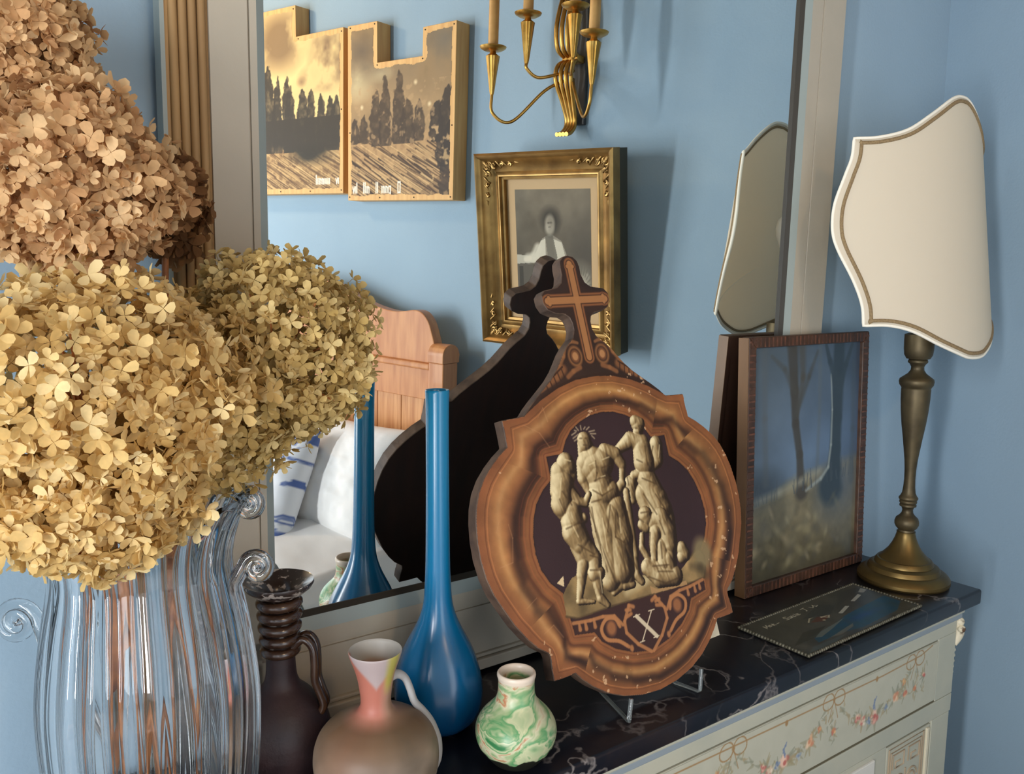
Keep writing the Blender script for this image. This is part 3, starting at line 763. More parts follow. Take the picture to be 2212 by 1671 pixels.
# rim glaze (pinkish white) near the lip, bare dark clay drips near the foot
sp_ = N.new('ShaderNodeSeparateXYZ'); L.new(tc.outputs['Object'], sp_.inputs[0])
mr = N.new('ShaderNodeMapRange'); mr.inputs[1].default_value = .0885; mr.inputs[2].default_value = .0915; L.new(sp_.outputs['Z'], mr.inputs[0])
mxa = N.new('ShaderNodeMix'); mxa.data_type = 'RGBA'; L.new(mr.outputs[0], mxa.inputs[0]); L.new(rr.outputs['Color'], mxa.inputs[6]); mxa.inputs[7].default_value = lin((214, 198, 180))
nd = N.new('ShaderNodeTexNoise'); nd.inputs['Scale'].default_value = 60; L.new(tc.outputs['Object'], nd.inputs['Vector'])
mdd = N.new('ShaderNodeMath'); mdd.operation = 'MULTIPLY_ADD'; mdd.inputs[1].default_value = .026; L.new(nd.outputs['Fac'], mdd.inputs[0]); L.new(sp_.outputs['Z'], mdd.inputs[2])
mr2 = N.new('ShaderNodeMapRange'); mr2.inputs[1].default_value = .0335; mr2.inputs[2].default_value = .0315; L.new(mdd.outputs[0], mr2.inputs[0])
mxb = N.new('ShaderNodeMix'); mxb.data_type = 'RGBA'; L.new(mr2.outputs[0], mxb.inputs[0]); L.new(mxa.outputs[2], mxb.inputs[6]); mxb.inputs[7].default_value = lin((30, 30, 24))
L.new(mxb.outputs[2], b.inputs['Base Color']); b.inputs['Roughness'].default_value = .34
gv = thing('green_marbled_vase', 'small squat vase with green, cream and brown swirled glaze', 'vase', (0.4864, -0.2002, 0))
gp_ = [(.0215, 0), (.0250, .002), (.0320, .010), (.0385, .018), (.0418, .027), (.0428, .035), (.0415, .043), (.0365, .052), (.0280, .0605), (.0222, .0665), (.0196, .073), (.0190, .080), (.0188, .088), (.0194, .0915), (.0203, .094), (.0200, .0968), (.0185, .0982), (.0165, .0972), (.0150, .094), (.0148, .080), (.0160, .066), (.0300, .050), (.0360, .034), (.0300, .012), (.001, .008)]
pr_ = np.array([[np.interp(t, range(len(gp_)), [q[0] for q in gp_]), np.interp(t, range(len(gp_)), [q[1] for q in gp_])] for t in np.linspace(0, len(gp_)-1, 110)])
for _ in range(4): pr_[1:-1] = (pr_[:-2]+2*pr_[1:-1]+pr_[2:])/4
lathe_obj('vase_body', [tuple(p) for p in pr_], m_gm, gv, 64)
MB().lathe([(.0149, .070), (.0146, .0705)], 32, cap=True).obj('brown_throat', pmat('brown_inner_glaze', (96, 66, 40), .3), gv)

# frosted pitcher with a coral neck
op = thing('frosted_glass_pitcher', 'squat frosted glass pitcher with coral and yellow streaked neck at the front', 'pitcher', (0.3360, -0.1800, 0), (0, 0, math.radians(-12)))
pp = [(.030, 0), (.042, .004), (.0525, .016), (.0580, .031), (.0598, .045), (.0590, .057), (.0550, .069), (.0470, .0785), (.0360, .0850), (.0250, .0885), (.0180, .0925), (.0145, .099), (.0142, .106), (.0152, .114), (.0163, .122), (.0180, .130), (.0205, .138), (.0238, .147), (.0252, .152)]
pr_ = np.array([[np.interp(t, range(len(pp)), [q[0] for q in pp]), np.interp(t, range(len(pp)), [q[1] for q in pp])] for t in np.linspace(0, len(pp)-1, 110)])
for _ in range(5): pr_[1:-1] = (pr_[:-2]+2*pr_[1:-1]+pr_[2:])/4
op_out = [tuple(p) for p in pr_]; op_in = [(max(r-.0022, .001), z) for r, z in op_out[::-1] if z > .004]
mo = MB().lathe(op_out+[(.0248, .1532)]+op_in+[(.001, .004)], 96, cap=False).mesh('pitcher_body')
co = np.empty(len(mo.vertices)*3); mo.vertices.foreach_get('co', co); co = co.reshape(-1, 3)
th = np.degrees(np.arctan2(co[:, 1], co[:, 0])); z = co[:, 2]
# angle measured from the side that faces the room/left
def ang(t0): return np.abs((th-t0+180) % 360-180)
n1 = vnoise(th/40+10, z*30, 1.0, 4, 4); n2_ = vnoise(th/25+20, z*60, 1.0, 9, 4)
colr = np.empty((len(co), 3)); colr[:] = (138, 122, 104)
colr = colr+(n1[:, None]-.5)*np.array([90, 74, 60])+(n2_[:, None]-.5)*40
def mixc_(a, c): 
    global colr
    a = np.clip(a, 0, 1)[:, None]; colr = colr*(1-a)+np.array(c)*a
mixc_((z-.060)/.020*(n2_+.1), (118, 92, 64))
mixc_(np.clip((.040-z)/.02, 0, 1)*.7, (168, 160, 156))
mixc_(np.clip(1-ang(-140)/70, 0, 1)*np.clip((z-.03)/.02, 0, 1)*.5, (150, 104, 80))
neck = np.clip((z-.086)/.010, 0, 1)
mixc_(neck, (196, 150, 130))
mixc_(neck*np.clip((115-ang(-175))/35, 0, 1)*np.clip((.155-z)/.004, 0, 1), (184, 112, 94))
mixc_(neck*np.clip(1-ang(-30)/60, 0, 1)*np.clip((.125-z)/.02, 0, 1)*.8, (140, 110, 84))
wedge = np.clip((z-.118)/.006-ang(-102)/14, 0, 1); mixc_(wedge*.8, (180, 176, 178))
mixc_(np.clip((24-ang(-58))/16, 0, 1)*np.clip((z-.112)/.014, 0, 1)*.9, (190, 180, 84))
mixc_(np.clip((24-ang(0))/14, 0, 1)*np.clip((z-.125)/.01, 0, 1)*.9, (176, 172, 168))
mixc_(np.clip((110-ang(70))/20, 0, 1)*np.clip((z-.130)/.008, 0, 1), (190, 186, 178))
colr = np.clip(colr, 0, 255)
set_col(mo, s2l(colr/255))
m_fro = vcol_mat('frosted_glass', 0.5, .4, trans=0.22)
link('pitcher_body', mo, m_fro, op); smooth_by_angle(mo, 60)
m_frh, nt, b = newmat('clear_frosted_handle'); b.inputs['Base Color'].default_value = lin((196, 194, 192)); b.inputs['Roughness'].default_value = .45; b.inputs['Transmission Weight'].default_value = .35
hp = spline([(.0150, 0, .121), (.0235, 0, .1220), (.0320, 0, .116), (.0380, 0, .103), (.0430, 0, .088), (.0520, 0, .0755), (.0600, 0, .062), (.0645, 0, .050), (.0680, 0, .036), (.0680, 0, .020), (.0600, 0, .008)], 44)
ca_, sa_ = math.cos(math.radians(16)), math.sin(math.radians(16))
MB().tube([(x*ca_, x*sa_, zq) for x, y, zq in hp], [.0045+.0040*max(0, min(1, (i-20)/14)) for i in range(44)], 10, flat=.8).obj('handle', m_frh, op, smooth=60)

# dark brown jug
jg = thing('dark_brown_jug', 'dark brown glazed jug with ringed neck and flared mouth', 'jug', (0.2793, -0.0850, 0))
m_jug = pmat('dark_brown_glaze', (54, 34, 34), 0.55, c2=(40, 25, 28), scale=30, bump=.2, bscale=260)
m_ring = pmat('amber_brown_glaze', (74, 50, 34), 0.22, c2=(54, 34, 24), scale=40, coat=.4)
jp = [(.026, 0), (.034, .002), (.0430, .018), (.0478, .036), (.0480, .052), (.0440, .066), (.0370, .078), (.0280, .088), (.0190, .096), (.0155, .104), (.0145, .114), (.0140, .128)]
pr_ = np.array([[np.interp(t, range(len(jp)), [q[0] for q in jp]), np.interp(t, range(len(jp)), [q[1] for q in jp])] for t in np.linspace(0, len(jp)-1, 60)])
for _ in range(3): pr_[1:-1] = (pr_[:-2]+2*pr_[1:-1]+pr_[2:])/4
lathe_obj('jug_body', [tuple(p) for p in pr_], m_jug, jg, 56)
mouth = [(.0140, .128), (.0140, .184), (.0160, .187), (.0240, .191), (.0315, .197), (.0342, .2015), (.0338, .2040), (.0320, .2032), (.0240, .1985), (.0150, .194), (.0115, .188), (.0110, .150), (.0110, .120)]
m_mouth = pmat('worn_mouth_glaze', (48, 36, 32), 0.3, c2=(176, 164, 154), scale=120, lo=.54, hi=.60, coat=.3)
lathe_obj('flared_mouth', mouth, m_mouth, jg, 56)
for k in range(5):
    zz = .133+.0122*k; R_ = .0150+.0007*k
    MB().tube([(R_*math.cos(a), R_*math.sin(a), zz) for a in np.linspace(0, 2*math.pi, 40, endpoint=False)], .0052, 10, closed=True).obj('neck_ring', m_ring, jg, smooth=60)
for dy in (-.0055, .0055):
    hp = spline([(.0140, dy, .137), (.0240, dy*1.2, .146), (.0330, dy*1.2, .138), (.0350, dy*1.2, .122), (.0350, dy*1.2, .104), (.0385, dy, .092), (.0430, dy, .078), (.0400, dy, .070)], 34)
    MB().tube([(x*math.cos(-.62)-y*math.sin(-.62), x*math.sin(-.62)+y*math.cos(-.62), zq) for x, y, zq in hp], .0042, 8).obj('handle_strand', m_ring, jg, smooth=60)

# ------------------------------------------------------------------ painted Way-of-the-Cross board on a clear stand
FIG_BACK=[(55.0,239.2,10.4,55.2,237.4,9.9,0),(52.0,244.8,8.6,60.6,242.0,7.8,1),(53.5,231.6,8.6,53.3,225.6,6.5,1),(47.0,223.9,5.6,51.6,219.8,8.6,0),(54.7,210.8,16.2,53.7,192.0,19.0,0),(37.6,223.4,10.8,56.2,215.7,13.0,1),(34.9,222.1,10.4,13.1,213.6,6.0,2),(79.9,211.5,11.2,77.0,191.9,9.1,2),(75.5,189.6,8.6,46.4,179.5,6.5,2),(45.6,180.5,6.5,30.1,178.7,6.0,3),(51.2,171.9,16.8,56.3,154.0,18.4,0),(56.3,154.0,18.4,62.8,129.1,20.5,0),(62.3,142.8,17.3,71.1,117.3,13.0,1),(72.1,120.5,11.9,73.6,94.7,7.6,1),(37.6,153.9,13.0,46.4,122.0,13.0,0),(22.9,169.8,10.4,20.4,150.2,6.5,1)]
FIG_MID=[(-36.0,232.6,10.8,-35.8,227.7,10.4,2),(-42.1,229.4,5.6,-45.6,215.2,4.8,1),(-30.1,226.9,6.0,-24.3,217.0,4.3,1),(-35.9,222.8,7.3,-36.0,219.5,5.2,3),(-34.0,216.8,8.2,-32.2,211.6,9.7,2),(-41.1,206.4,13.0,-26.1,210.7,13.0,2),(-33.2,200.3,17.3,-15.4,202.5,18.4,2),(-27.2,191.2,18.4,-22.5,177.4,17.7,2),(-25.5,174.6,18.4,-25.0,164.7,18.4,2),(-46.5,205.6,9.1,-49.2,188.2,9.5,1),(-49.2,188.2,9.1,-45.0,173.0,6.5,1),(-7.6,214.6,10.8,8.4,208.9,9.7,3),(8.4,208.9,9.5,15.0,194.5,6.9,3),(16.4,197.7,5.6,9.8,175.3,4.8,3),(-29.0,162.2,19.0,-12.8,165.9,15.1,3),(8.9,172.1,6.5,-15.5,156.5,8.6,3),(-31.6,152.9,19.0,-32.1,120.8,21.6,2),(-18.7,137.6,20.5,-19.9,73.4,19.0,2),(-29.8,136.5,19.4,-39.5,65.1,15.1,2),(-32.2,143.3,7.3,-38.4,61.7,5.6,3),(-38.8,157.4,8.6,-38.2,122.0,5.6,3),(-32.1,120.8,21.6,-35.1,65.7,14.0,2),(-9.8,145.7,17.3,-9.8,108.3,18.4,2),(-9.8,108.3,17.3,-11.9,63.6,10.8,2),(-41.7,154.7,8.6,-48.2,71.9,6.5,3),(-18.1,147.2,5.6,-37.0,74.0,5.6,3),(-5.4,138.4,8.2,-9.3,109.8,9.5,4),(12.5,161.5,5.6,5.2,84.0,5.6,3),(7.5,129.4,6.5,1.9,65.3,5.4,2),(-27.2,56.0,7.3,-39.6,50.2,5.2,3),(-21.1,54.5,7.3,-8.6,52.4,5.2,3),(0.5,60.8,6.5,6.9,52.0,5.2,3)]
FIG_LEFT=[(-71.3,209.4,13.4,-69.2,205.9,12.5,4),(-68.3,197.7,9.7,-66.2,194.2,7.3,4),(-63.2,199.3,4.3,-59.5,197.6,2.6,5),(-81.9,199.9,14.3,-89.5,179.1,13.0,3),(-81.5,190.3,17.3,-88.7,163.2,15.6,3),(-94.4,164.3,10.8,-91.0,154.3,8.6,3),(-80.3,187.0,9.5,-64.2,163.6,6.9,5),(-64.2,163.6,6.9,-54.2,158.6,5.2,5),(-53.8,160.1,5.2,-46.3,168.4,4.3,5),(-77.2,153.3,15.1,-78.5,141.0,17.7,3),(-90.0,143.2,6.5,-61.8,142.5,6.5,4),(-79.4,130.2,18.1,-73.0,116.4,15.6,4),(-73.0,116.4,15.1,-58.1,96.0,10.4,4),(-57.5,94.3,10.4,-61.1,77.9,9.9,4),(-63.4,76.9,9.9,-55.2,76.6,8.6,5),(-61.3,73.3,8.6,-61.7,50.1,5.6,4),(-61.1,48.4,6.5,-52.5,38.2,4.3,4),(-78.1,112.8,12.1,-75.2,93.5,9.1,2),(-75.6,92.0,9.5,-82.1,79.6,7.8,3),(-81.9,78.0,7.3,-91.6,55.8,4.8,3),(-93.0,52.3,4.8,-71.9,46.7,2.8,3)]
FIG_KNEEL=[(35.3,127.4,12.1,36.6,123.9,11.2,4),(26.6,117.5,7.3,32.1,113.0,7.3,5),(45.0,117.2,10.8,59.8,119.5,13.0,4),(59.8,119.5,14.3,66.0,101.3,15.1,4),(66.0,101.3,15.1,65.5,84.6,13.4,4),(47.1,105.1,11.2,39.5,91.6,8.6,6),(39.5,91.6,8.6,35.3,74.3,6.0,6),(22.8,105.0,4.3,19.5,94.1,4.8,5),(18.6,91.0,5.6,25.1,74.8,5.2,5),(52.2,87.3,10.8,49.8,64.5,11.9,5),(58.3,69.3,13.4,56.6,56.3,12.5,4),(20.2,66.1,10.8,36.2,51.0,13.4,5),(36.2,51.0,13.8,63.1,46.5,13.0,5),(25.8,69.7,6.5,53.4,53.7,10.8,5),(84.4,75.5,9.7,87.0,68.2,9.7,4),(81.4,66.0,8.6,83.9,66.3,8.2,5),(77.4,65.2,4.3,80.0,65.5,4.3,6)]
FIG_GROUND=[(-114.0,64.2),(-108.4,70.4),(-97.0,79.9),(-86.5,82.1),(-67.7,76.3),(-46.3,63.6),(-11.0,66.6),(8.9,58.9),(74.0,50.7),(91.8,60.4),(104.2,67.9),(114.6,69.2),(120.2,59.4),(118.3,46.0),(112.2,32.8),(77.5,31.5),(14.7,33.2),(-46.0,35.3),(-99.5,34.2),(-115.5,40.6)]
FIG_EDGE=[(17.9,43.8),(29.6,37.0),(79.0,36.2),(79.8,31.0),(17.3,34.2)]
FIG_DARK=[[(-50.5,153.1),(-44.4,107.4),(-34.4,60.8)],[(-46.5,152.4),(-48.2,124.0),(-43.0,75.4)],[(-17.2,150.3),(-30.1,120.4)],[(-11.6,139.5),(-19.6,111.9),(-9.0,103.3),(2.0,110.8),(7.7,137.6)],[(-6.9,102.8),(2.8,68.3)],[(19.1,168.8),(19.1,183.8)],[(-13.2,104.1),(-16.0,64.5)],[(-29.8,159.1),(-44.8,158.5)],[(-25.3,205.7),(-27.2,191.2),(-31.9,182.2)],[(-17.2,196.2),(-3.7,197.4)],[(-33.9,182.5),(-20.3,185.2),(-6.2,181.2)],[(-39.0,172.0),(-26.5,163.4),(-7.7,168.3)],[(-42.4,236.0),(-39.4,235.6)],[(-34.3,234.9),(-31.1,234.8)],[(-38.5,227.2),(-33.5,226.2)],[(50.7,236.3),(53.0,236.2)],[(58.6,235.3),(60.8,235.0)],[(41.3,197.3),(49.3,192.7)],[(59.7,211.8),(57.2,188.0)],[(73.4,209.8),(63.7,193.9)],[(43.4,173.2),(63.8,163.0)],[(39.8,153.5),(54.6,125.5)],[(59.8,150.0),(73.1,123.8)],[(-84.7,178.2),(-75.2,160.8)],[(-90.9,169.9),(-87.2,153.6)],[(-64.8,184.4),(-58.2,170.5)],[(-65.4,197.3),(-63.5,189.0)],[(-90.1,135.4),(-62.6,139.5)],[(-77.7,114.3),(-57.3,99.0)],[(-63.5,98.8),(-50.6,92.9)],[(-68.0,82.6),(-52.4,79.1)],[(56.6,116.7),(60.6,99.0)],[(36.7,105.5),(26.5,79.5)],[(50.9,90.9),(47.3,71.7)],[(29.2,65.7),(55.9,61.5)],[(19.0,54.9),(44.7,40.8),(71.5,42.9)],[(35.9,57.6),(60.1,52.2)],[(22.5,126.5),(29.7,120.2)],[(28.7,132.0),(42.3,131.2)]]
FIG_LIGHT=[[(-46.6,243.9),(-53.4,241.5)],[(-45.1,245.3),(-47.9,246.5)],[(-41.9,245.7),(-44.8,250.2)],[(-37.6,246.0),(-37.3,250.9)],[(-33.3,246.3),(-30.6,248.4)],[(-29.4,244.9),(-24.4,247.6)],[(-25.9,242.0),(-17.2,242.5)],[(-24.5,239.3),(-16.2,238.2)],[(-43.2,241.0),(-52.5,237.3)],[(-42.0,237.6),(-51.3,233.9)],[(-23.1,236.7),(-19.8,232.9)],[(-36.9,202.5),(-27.8,204.4)],[(-14.5,205.7),(-3.1,207.3)],[(-22.4,185.5),(-15.7,186.1)],[(-54.8,78.1),(-57.5,53.7)],[(-79.7,136.5),(-75.3,123.1)],[(-33.9,137.2),(-36.6,97.8)],[(-7.2,132.2),(-10.0,114.8)],[(-82.6,193.7),(-90.1,172.9)],[(-71.1,214.2),(-63.6,211.4)],[(85.4,209.9),(78.5,195.2)],[(-41.7,154.7),(-44.8,83.7)]]
PO = np.array([0.6975, -0.1787, 0.0872])
PU = Vector((0.99958, 0.0006, 0.0289)).normalized(); PN = Vector((-0.0085, -0.9491, 0.3148)); PN = (PN-PU*PN.dot(PU)).normalized(); PV = PN.cross(PU)
brd = thing('devotional_board', 'shaped wooden devotional board topped by a cross, painted with figures and numeral X', 'painted board')
brd.matrix_world = Matrix(((PU.x, -PN.x, PV.x, PO[0]), (PU.y, -PN.y, PV.y, PO[1]), (PU.z, -PN.z, PV.z, PO[2]), (0, 0, 0, 1)))
fin = [(0,.467),(.0085,.465),(.0145,.459),(.0160,.451),(.0160,.441),(.0195,.431),(.027,.4255),(.038,.4235),(.049,.422),(.0548,.416),(.0545,.406),(.0495,.397),(.038,.392),(.0245,.3905),(.0178,.386),(.0153,.379),(.0149,.370),(.0195,.360),(.031,.351),(.040,.342),(.047,.333),(.0555,.3225),(.067,.3115),(.081,.301),(.0955,.2905),(.107,.2815),(.1165,.2725)]
low = [(.133,.2715),(.149,.2712),(.1487,.257),(.1490,.2405),(.162,.2325),(.175,.2225),(.188,.2100),(.198,.1960),(.205,.1800),(.2090,.1640),(.2115,.145),(.212,.125),(.2095,.1040),(.204,.0850),(.1960,.0690),(.185,.0478),(.173,.0305),(.162,.0180),(.149,.0085),(.1475,.003),(.149,-.0092),(.149,-.0218),(.133,-.0222),(.119,-.0218),(.111,-.031),(.0985,-.0425),(.079,-.056),(.057,-.0658),(.03,-.0728),(0,-.0755)]
half = fin+low
OUT = half+[(-x, y) for x, y in half[::-1][1:-1]]
qh = [(0,.309),(.03,.307),(.06,.2995),(.088,.288),(.1165,.2725)]+low
QO = qh+[(-x, y) for x, y in qh[::-1][1:-1]]
ih = [(0,.2635),(.02,.2615),(.038,.2555),(.053,.2475),(.064,.237),(.0735,.222),(.0975,.2215),(.098,.194),(.112,.1845),(.125,.171),(.133,.155),(.1385,.136),(.1400,.116),(.137,.098),(.128,.081),(.1135,.066),(.1105,.038),(.109,.018),(.0807,.0137),(.073,.0013),(.055,-.012),(.03,-.023),(0,-.0290)]
QI = ih+[(-x, y) for x, y in ih[::-1][1:-1]]
m_bback = pmat('dark_stained_board_back', (46, 24, 18), 0.6, c2=(34, 18, 14), scale=12, stretch=(6, 1, 1))
m_bside = pmat('worn_board_edge', (96, 74, 58), 0.65, c2=(58, 42, 34), scale=40, bump=.2)
b0 = MB().prism(OUT, lambda a, b_, h: (a, h, b_), 0.0004, 0.0173).obj('board', m_bside, brd, bevel=.0008, bseg=1)
b0.data.materials.append(m_bback)
for p in b0.data.polygons:
    if p.normal.y > .9: p.material_index = 1
P = Paint(-.214, .214, -.077, .469, .00072, (78, 50, 34))
X, Y = P.X, P.Y
mo_ = inside(X, Y, OUT); mq = inside(X, Y, QO); mi = inside(X, Y, QI)
do, gx, gy = pdist(X, Y, QO); di, hx, hy = pdist(X, Y, QI)
t = do/(do+di+1e-9)
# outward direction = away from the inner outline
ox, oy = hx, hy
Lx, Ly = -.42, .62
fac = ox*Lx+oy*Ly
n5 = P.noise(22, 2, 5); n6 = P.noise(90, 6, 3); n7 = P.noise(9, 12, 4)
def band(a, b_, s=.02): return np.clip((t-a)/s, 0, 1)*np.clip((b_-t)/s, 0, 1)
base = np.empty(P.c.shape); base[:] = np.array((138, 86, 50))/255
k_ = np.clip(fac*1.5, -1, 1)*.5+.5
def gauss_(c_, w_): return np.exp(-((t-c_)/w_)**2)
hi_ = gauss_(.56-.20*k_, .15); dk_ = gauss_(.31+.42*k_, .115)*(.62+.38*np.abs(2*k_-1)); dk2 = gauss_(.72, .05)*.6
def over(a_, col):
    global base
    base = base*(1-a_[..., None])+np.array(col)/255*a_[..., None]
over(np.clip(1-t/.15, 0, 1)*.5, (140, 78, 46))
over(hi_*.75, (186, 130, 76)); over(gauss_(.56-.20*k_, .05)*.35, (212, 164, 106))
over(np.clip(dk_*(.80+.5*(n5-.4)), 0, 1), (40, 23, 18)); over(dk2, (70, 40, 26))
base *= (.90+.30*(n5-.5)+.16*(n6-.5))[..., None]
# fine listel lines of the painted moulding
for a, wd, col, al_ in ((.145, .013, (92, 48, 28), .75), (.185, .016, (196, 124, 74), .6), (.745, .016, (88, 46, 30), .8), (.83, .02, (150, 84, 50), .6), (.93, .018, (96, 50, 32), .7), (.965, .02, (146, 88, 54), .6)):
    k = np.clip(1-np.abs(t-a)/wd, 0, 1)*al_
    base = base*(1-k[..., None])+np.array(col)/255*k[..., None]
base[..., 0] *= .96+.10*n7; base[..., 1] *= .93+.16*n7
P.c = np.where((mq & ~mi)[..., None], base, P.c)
# dark field
fld = np.empty(P.c.shape); fld[:] = np.array((50, 32, 34))/255; fld *= (.92+.16*n5)[..., None]
P.c = np.where(mi[..., None], fld, P.c)
k = np.clip(1-di/.0022, 0, 1)*(mi)*.6; P.blend((30, 16, 14), k)
# finial
fm = mo_ & ~mq
fc = np.empty(P.c.shape); fc[:] = np.array((54, 34, 24))/255; fc *= (.65+.7*n5)[..., None]
P.c = np.where(fm[..., None], fc, P.c)
TANL, TAN, DK = (160, 108, 64), (160, 104, 60), (46, 26, 16)
cross = [[(0, .455), (0, .334)], [(-.047, .408), (.047, .408)]]
tre = [(0, .457), (-.0045, .452), (.0045, .452), (-.049, .408), (-.0445, .4125), (-.0445, .4035), (.049, .408), (.0445, .4125), (.0445, .4035)]
for wd, dr_, col in ((.0098, .0058, DK), (.0086, .0046, (132, 82, 48)), (.0058, .0034, DK), (.0046, .0024, TANL)):
    for c_ in cross: P.line(c_, wd, col, .95, .12)
    for x, y in tre: P.dot(x, y, dr_, dr_, col, .95, .2)
for sg in (-1, 1):
    cx0 = sg*.0222
    P.line([(sg*.0145, .353), (sg*.026, .356), (sg*.036, .349), (sg*.041, .338), (sg*.052, .326), (sg*.066, .316), (sg*.080, .307)], [.002, .003, .003, .003, .004, .0035, .002], (140, 92, 54), .8, .4)
    for r_, col in ((.0150, DK), (.0132, (138, 92, 54)), (.0100, DK), (.0082, (112, 70, 42)), (.0052, (168, 118, 74))):
        P.dot(cx0, .3365, r_*.86, r_, col, .95, .15)
    P.line([(cx0-sg*.004, .322), (sg*.030, .318), (sg*.040, .312)], .003, (136, 88, 52), .8, .4)
    P.line([(sg*.046, .322), (sg*.058, .314), (sg*.072, .3065), (sg*.086, .298)], [.006, .0055, .004, .002], (128, 82, 48), .85, .4)
    P.line([(sg*.046, .325), (sg*.060, .3165), (sg*.078, .307)], .0012, DK, .8)
    for k_ in range(5): P.line([(sg*(.048+.007*k_), .322-.004*k_), (sg*(.046+.007*k_), .313-.004*k_)], .0010, DK, .7)
P.line([(-.088, .290), (-.06, .3015), (-.03, .309), (0, .311), (.03, .309), (.06, .3015), (.088, .290)], .0016, DK, .8)
# figures
mmv = lambda L: [(a/1000, b_/1000) for a, b_ in L]
figmask = np.zeros_like(X, bool)
def figure(caps, lift=0):
    global figmask
    xs_ = [c[0] for c in caps]+[c[3] for c in caps]; ys_ = [c[1] for c in caps]+[c[4] for c in caps]; m = .022
    w = P.win(min(xs_)/1000-m, max(xs_)/1000+m, min(ys_)/1000-m, max(ys_)/1000+m)
    Xw, Yw = X[w], Y[w]; H = np.full(Xw.shape, -1.0); nn = (n6[w]-.5)
    for xa, ya, ra, xb, yb, rb2, lay in caps:
        xa, ya, ra, xb, yb, rb2 = [q/1000 for q in (xa, ya, ra, xb, yb, rb2)]
        dx, dy = xb-xa, yb-ya; tt = np.clip(((Xw-xa)*dx+(Yw-ya)*dy)/(dx*dx+dy*dy+1e-12), 0, 1)
        d = np.hypot(Xw-xa-tt*dx, Yw-ya-tt*dy); r = ra+(rb2-ra)*tt
        h = np.where(d < r, .0013*lay+np.sqrt(np.maximum(r*r-d*d, 0))*1.0, -1)
        H = np.maximum(H, h)
    mk = H >= 0
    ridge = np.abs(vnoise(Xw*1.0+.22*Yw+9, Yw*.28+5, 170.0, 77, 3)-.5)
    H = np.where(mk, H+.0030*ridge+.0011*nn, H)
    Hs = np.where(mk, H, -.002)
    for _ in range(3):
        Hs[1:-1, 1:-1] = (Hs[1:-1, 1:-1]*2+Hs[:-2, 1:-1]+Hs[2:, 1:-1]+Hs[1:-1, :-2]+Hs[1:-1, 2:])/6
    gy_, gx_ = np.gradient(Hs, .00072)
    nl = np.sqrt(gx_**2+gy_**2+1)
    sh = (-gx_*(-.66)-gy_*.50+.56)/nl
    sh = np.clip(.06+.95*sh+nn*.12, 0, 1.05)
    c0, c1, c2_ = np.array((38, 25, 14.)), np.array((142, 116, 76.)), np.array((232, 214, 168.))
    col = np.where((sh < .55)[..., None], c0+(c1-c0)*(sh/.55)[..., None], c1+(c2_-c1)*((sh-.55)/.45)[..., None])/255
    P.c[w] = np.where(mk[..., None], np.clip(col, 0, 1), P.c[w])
    figmask[w] |= mk
gp2 = inside(X, Y, mmv(FIG_GROUND)); gcol = np.empty(P.c.shape); gcol[:] = np.array((130, 106, 68))/255
gcol *= (.55+.85*P.noise(45, 21, 4))[..., None]
P.c = np.where(gp2[..., None], gcol, P.c); figmask |= gp2
P.line(mmv(FIG_GROUND)[9:], .0014, (74, 56, 34), .7)
P.dot(.118, .063, .016, .020, (128, 112, 78), .9, .3); P.line([(.094, .052), (.110, .046), (.117, .035)], .005, (70, 58, 38), .6, .7)
P.line([(-.072, .058), (-.055, .052), (-.04, .055)], .006, (80, 64, 40), .6, .8); P.line([(-.02, .046), (.01, .052), (.03, .056)], .005, (196, 176, 130), .7, .7)
P.poly(mmv(FIG_EDGE), (166, 128, 84), .9)
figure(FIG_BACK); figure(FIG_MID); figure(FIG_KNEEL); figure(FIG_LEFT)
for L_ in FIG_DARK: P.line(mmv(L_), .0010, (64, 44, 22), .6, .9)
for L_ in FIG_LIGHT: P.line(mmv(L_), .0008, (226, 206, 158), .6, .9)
# scrollwork, shield and numeral
SCR = (168, 112, 68)
bandm = mi & ~figmask & (Y < .034)
P.blend((58, 34, 28), (bandm*.8))
for sg in (-1, 1):
    P.line([(sg*.022, .030), (sg*.0335, .014), (sg*.034, .001), (sg*.020, -.016), (sg*.002, -.0295)], .0022, SCR, .9, .3)
    P.line([(sg*.108, .031), (sg*.083, .028), (sg*.064, .0275), (sg*.047, .024), (sg*.037, .011)], .0020, SCR, .9, .3)
    P.line(spline([(sg*.042, .0105), (sg*.047, .021), (sg*.060, .0235), (sg*.070, .014), (sg*.065, .0015), (sg*.048, -.005), (sg*.035, -.015)], 30), .0022, SCR, .9, .3)
    P.dot(sg*.055, .012, .0072, .0085, (150, 96, 58), .9, .3); P.dot(sg*.031, -.018, .003, .004, SCR, .9)
    for a, c_ in ((.100, .022), (.091, .0205), (.078, .0195)): P.line([(sg*a, .028), (sg*a, c_)], [.0016, .0026], SCR, .9, .3)
    P.line([(sg*.022, .030), (sg*.0155, .027)], .0024, SCR, .9); P.line([(sg*.030, .018), (sg*.021, .020)], .0022, SCR, .9); P.line([(sg*.028, .026), (sg*.021, .0245)], .002, SCR, .9)
WX = (206, 188, 156)
P.line([(-.0137, .0152), (.0115, -.0150)], .0025, WX, .95, .15); P.line([(.0113, .0155), (-.0128, -.0148)], .0008, WX, .95, .3)
for a, b_ in (((-.0187, .0156), (-.0084, .0160)), ((.0060, -.0155), (.0150, -.0152)), ((.0065, .0161), (.0161, .0160)), ((-.0166, -.0150), (-.0092, -.0150))): P.line([a, b_], .0007, WX, .95, .3)
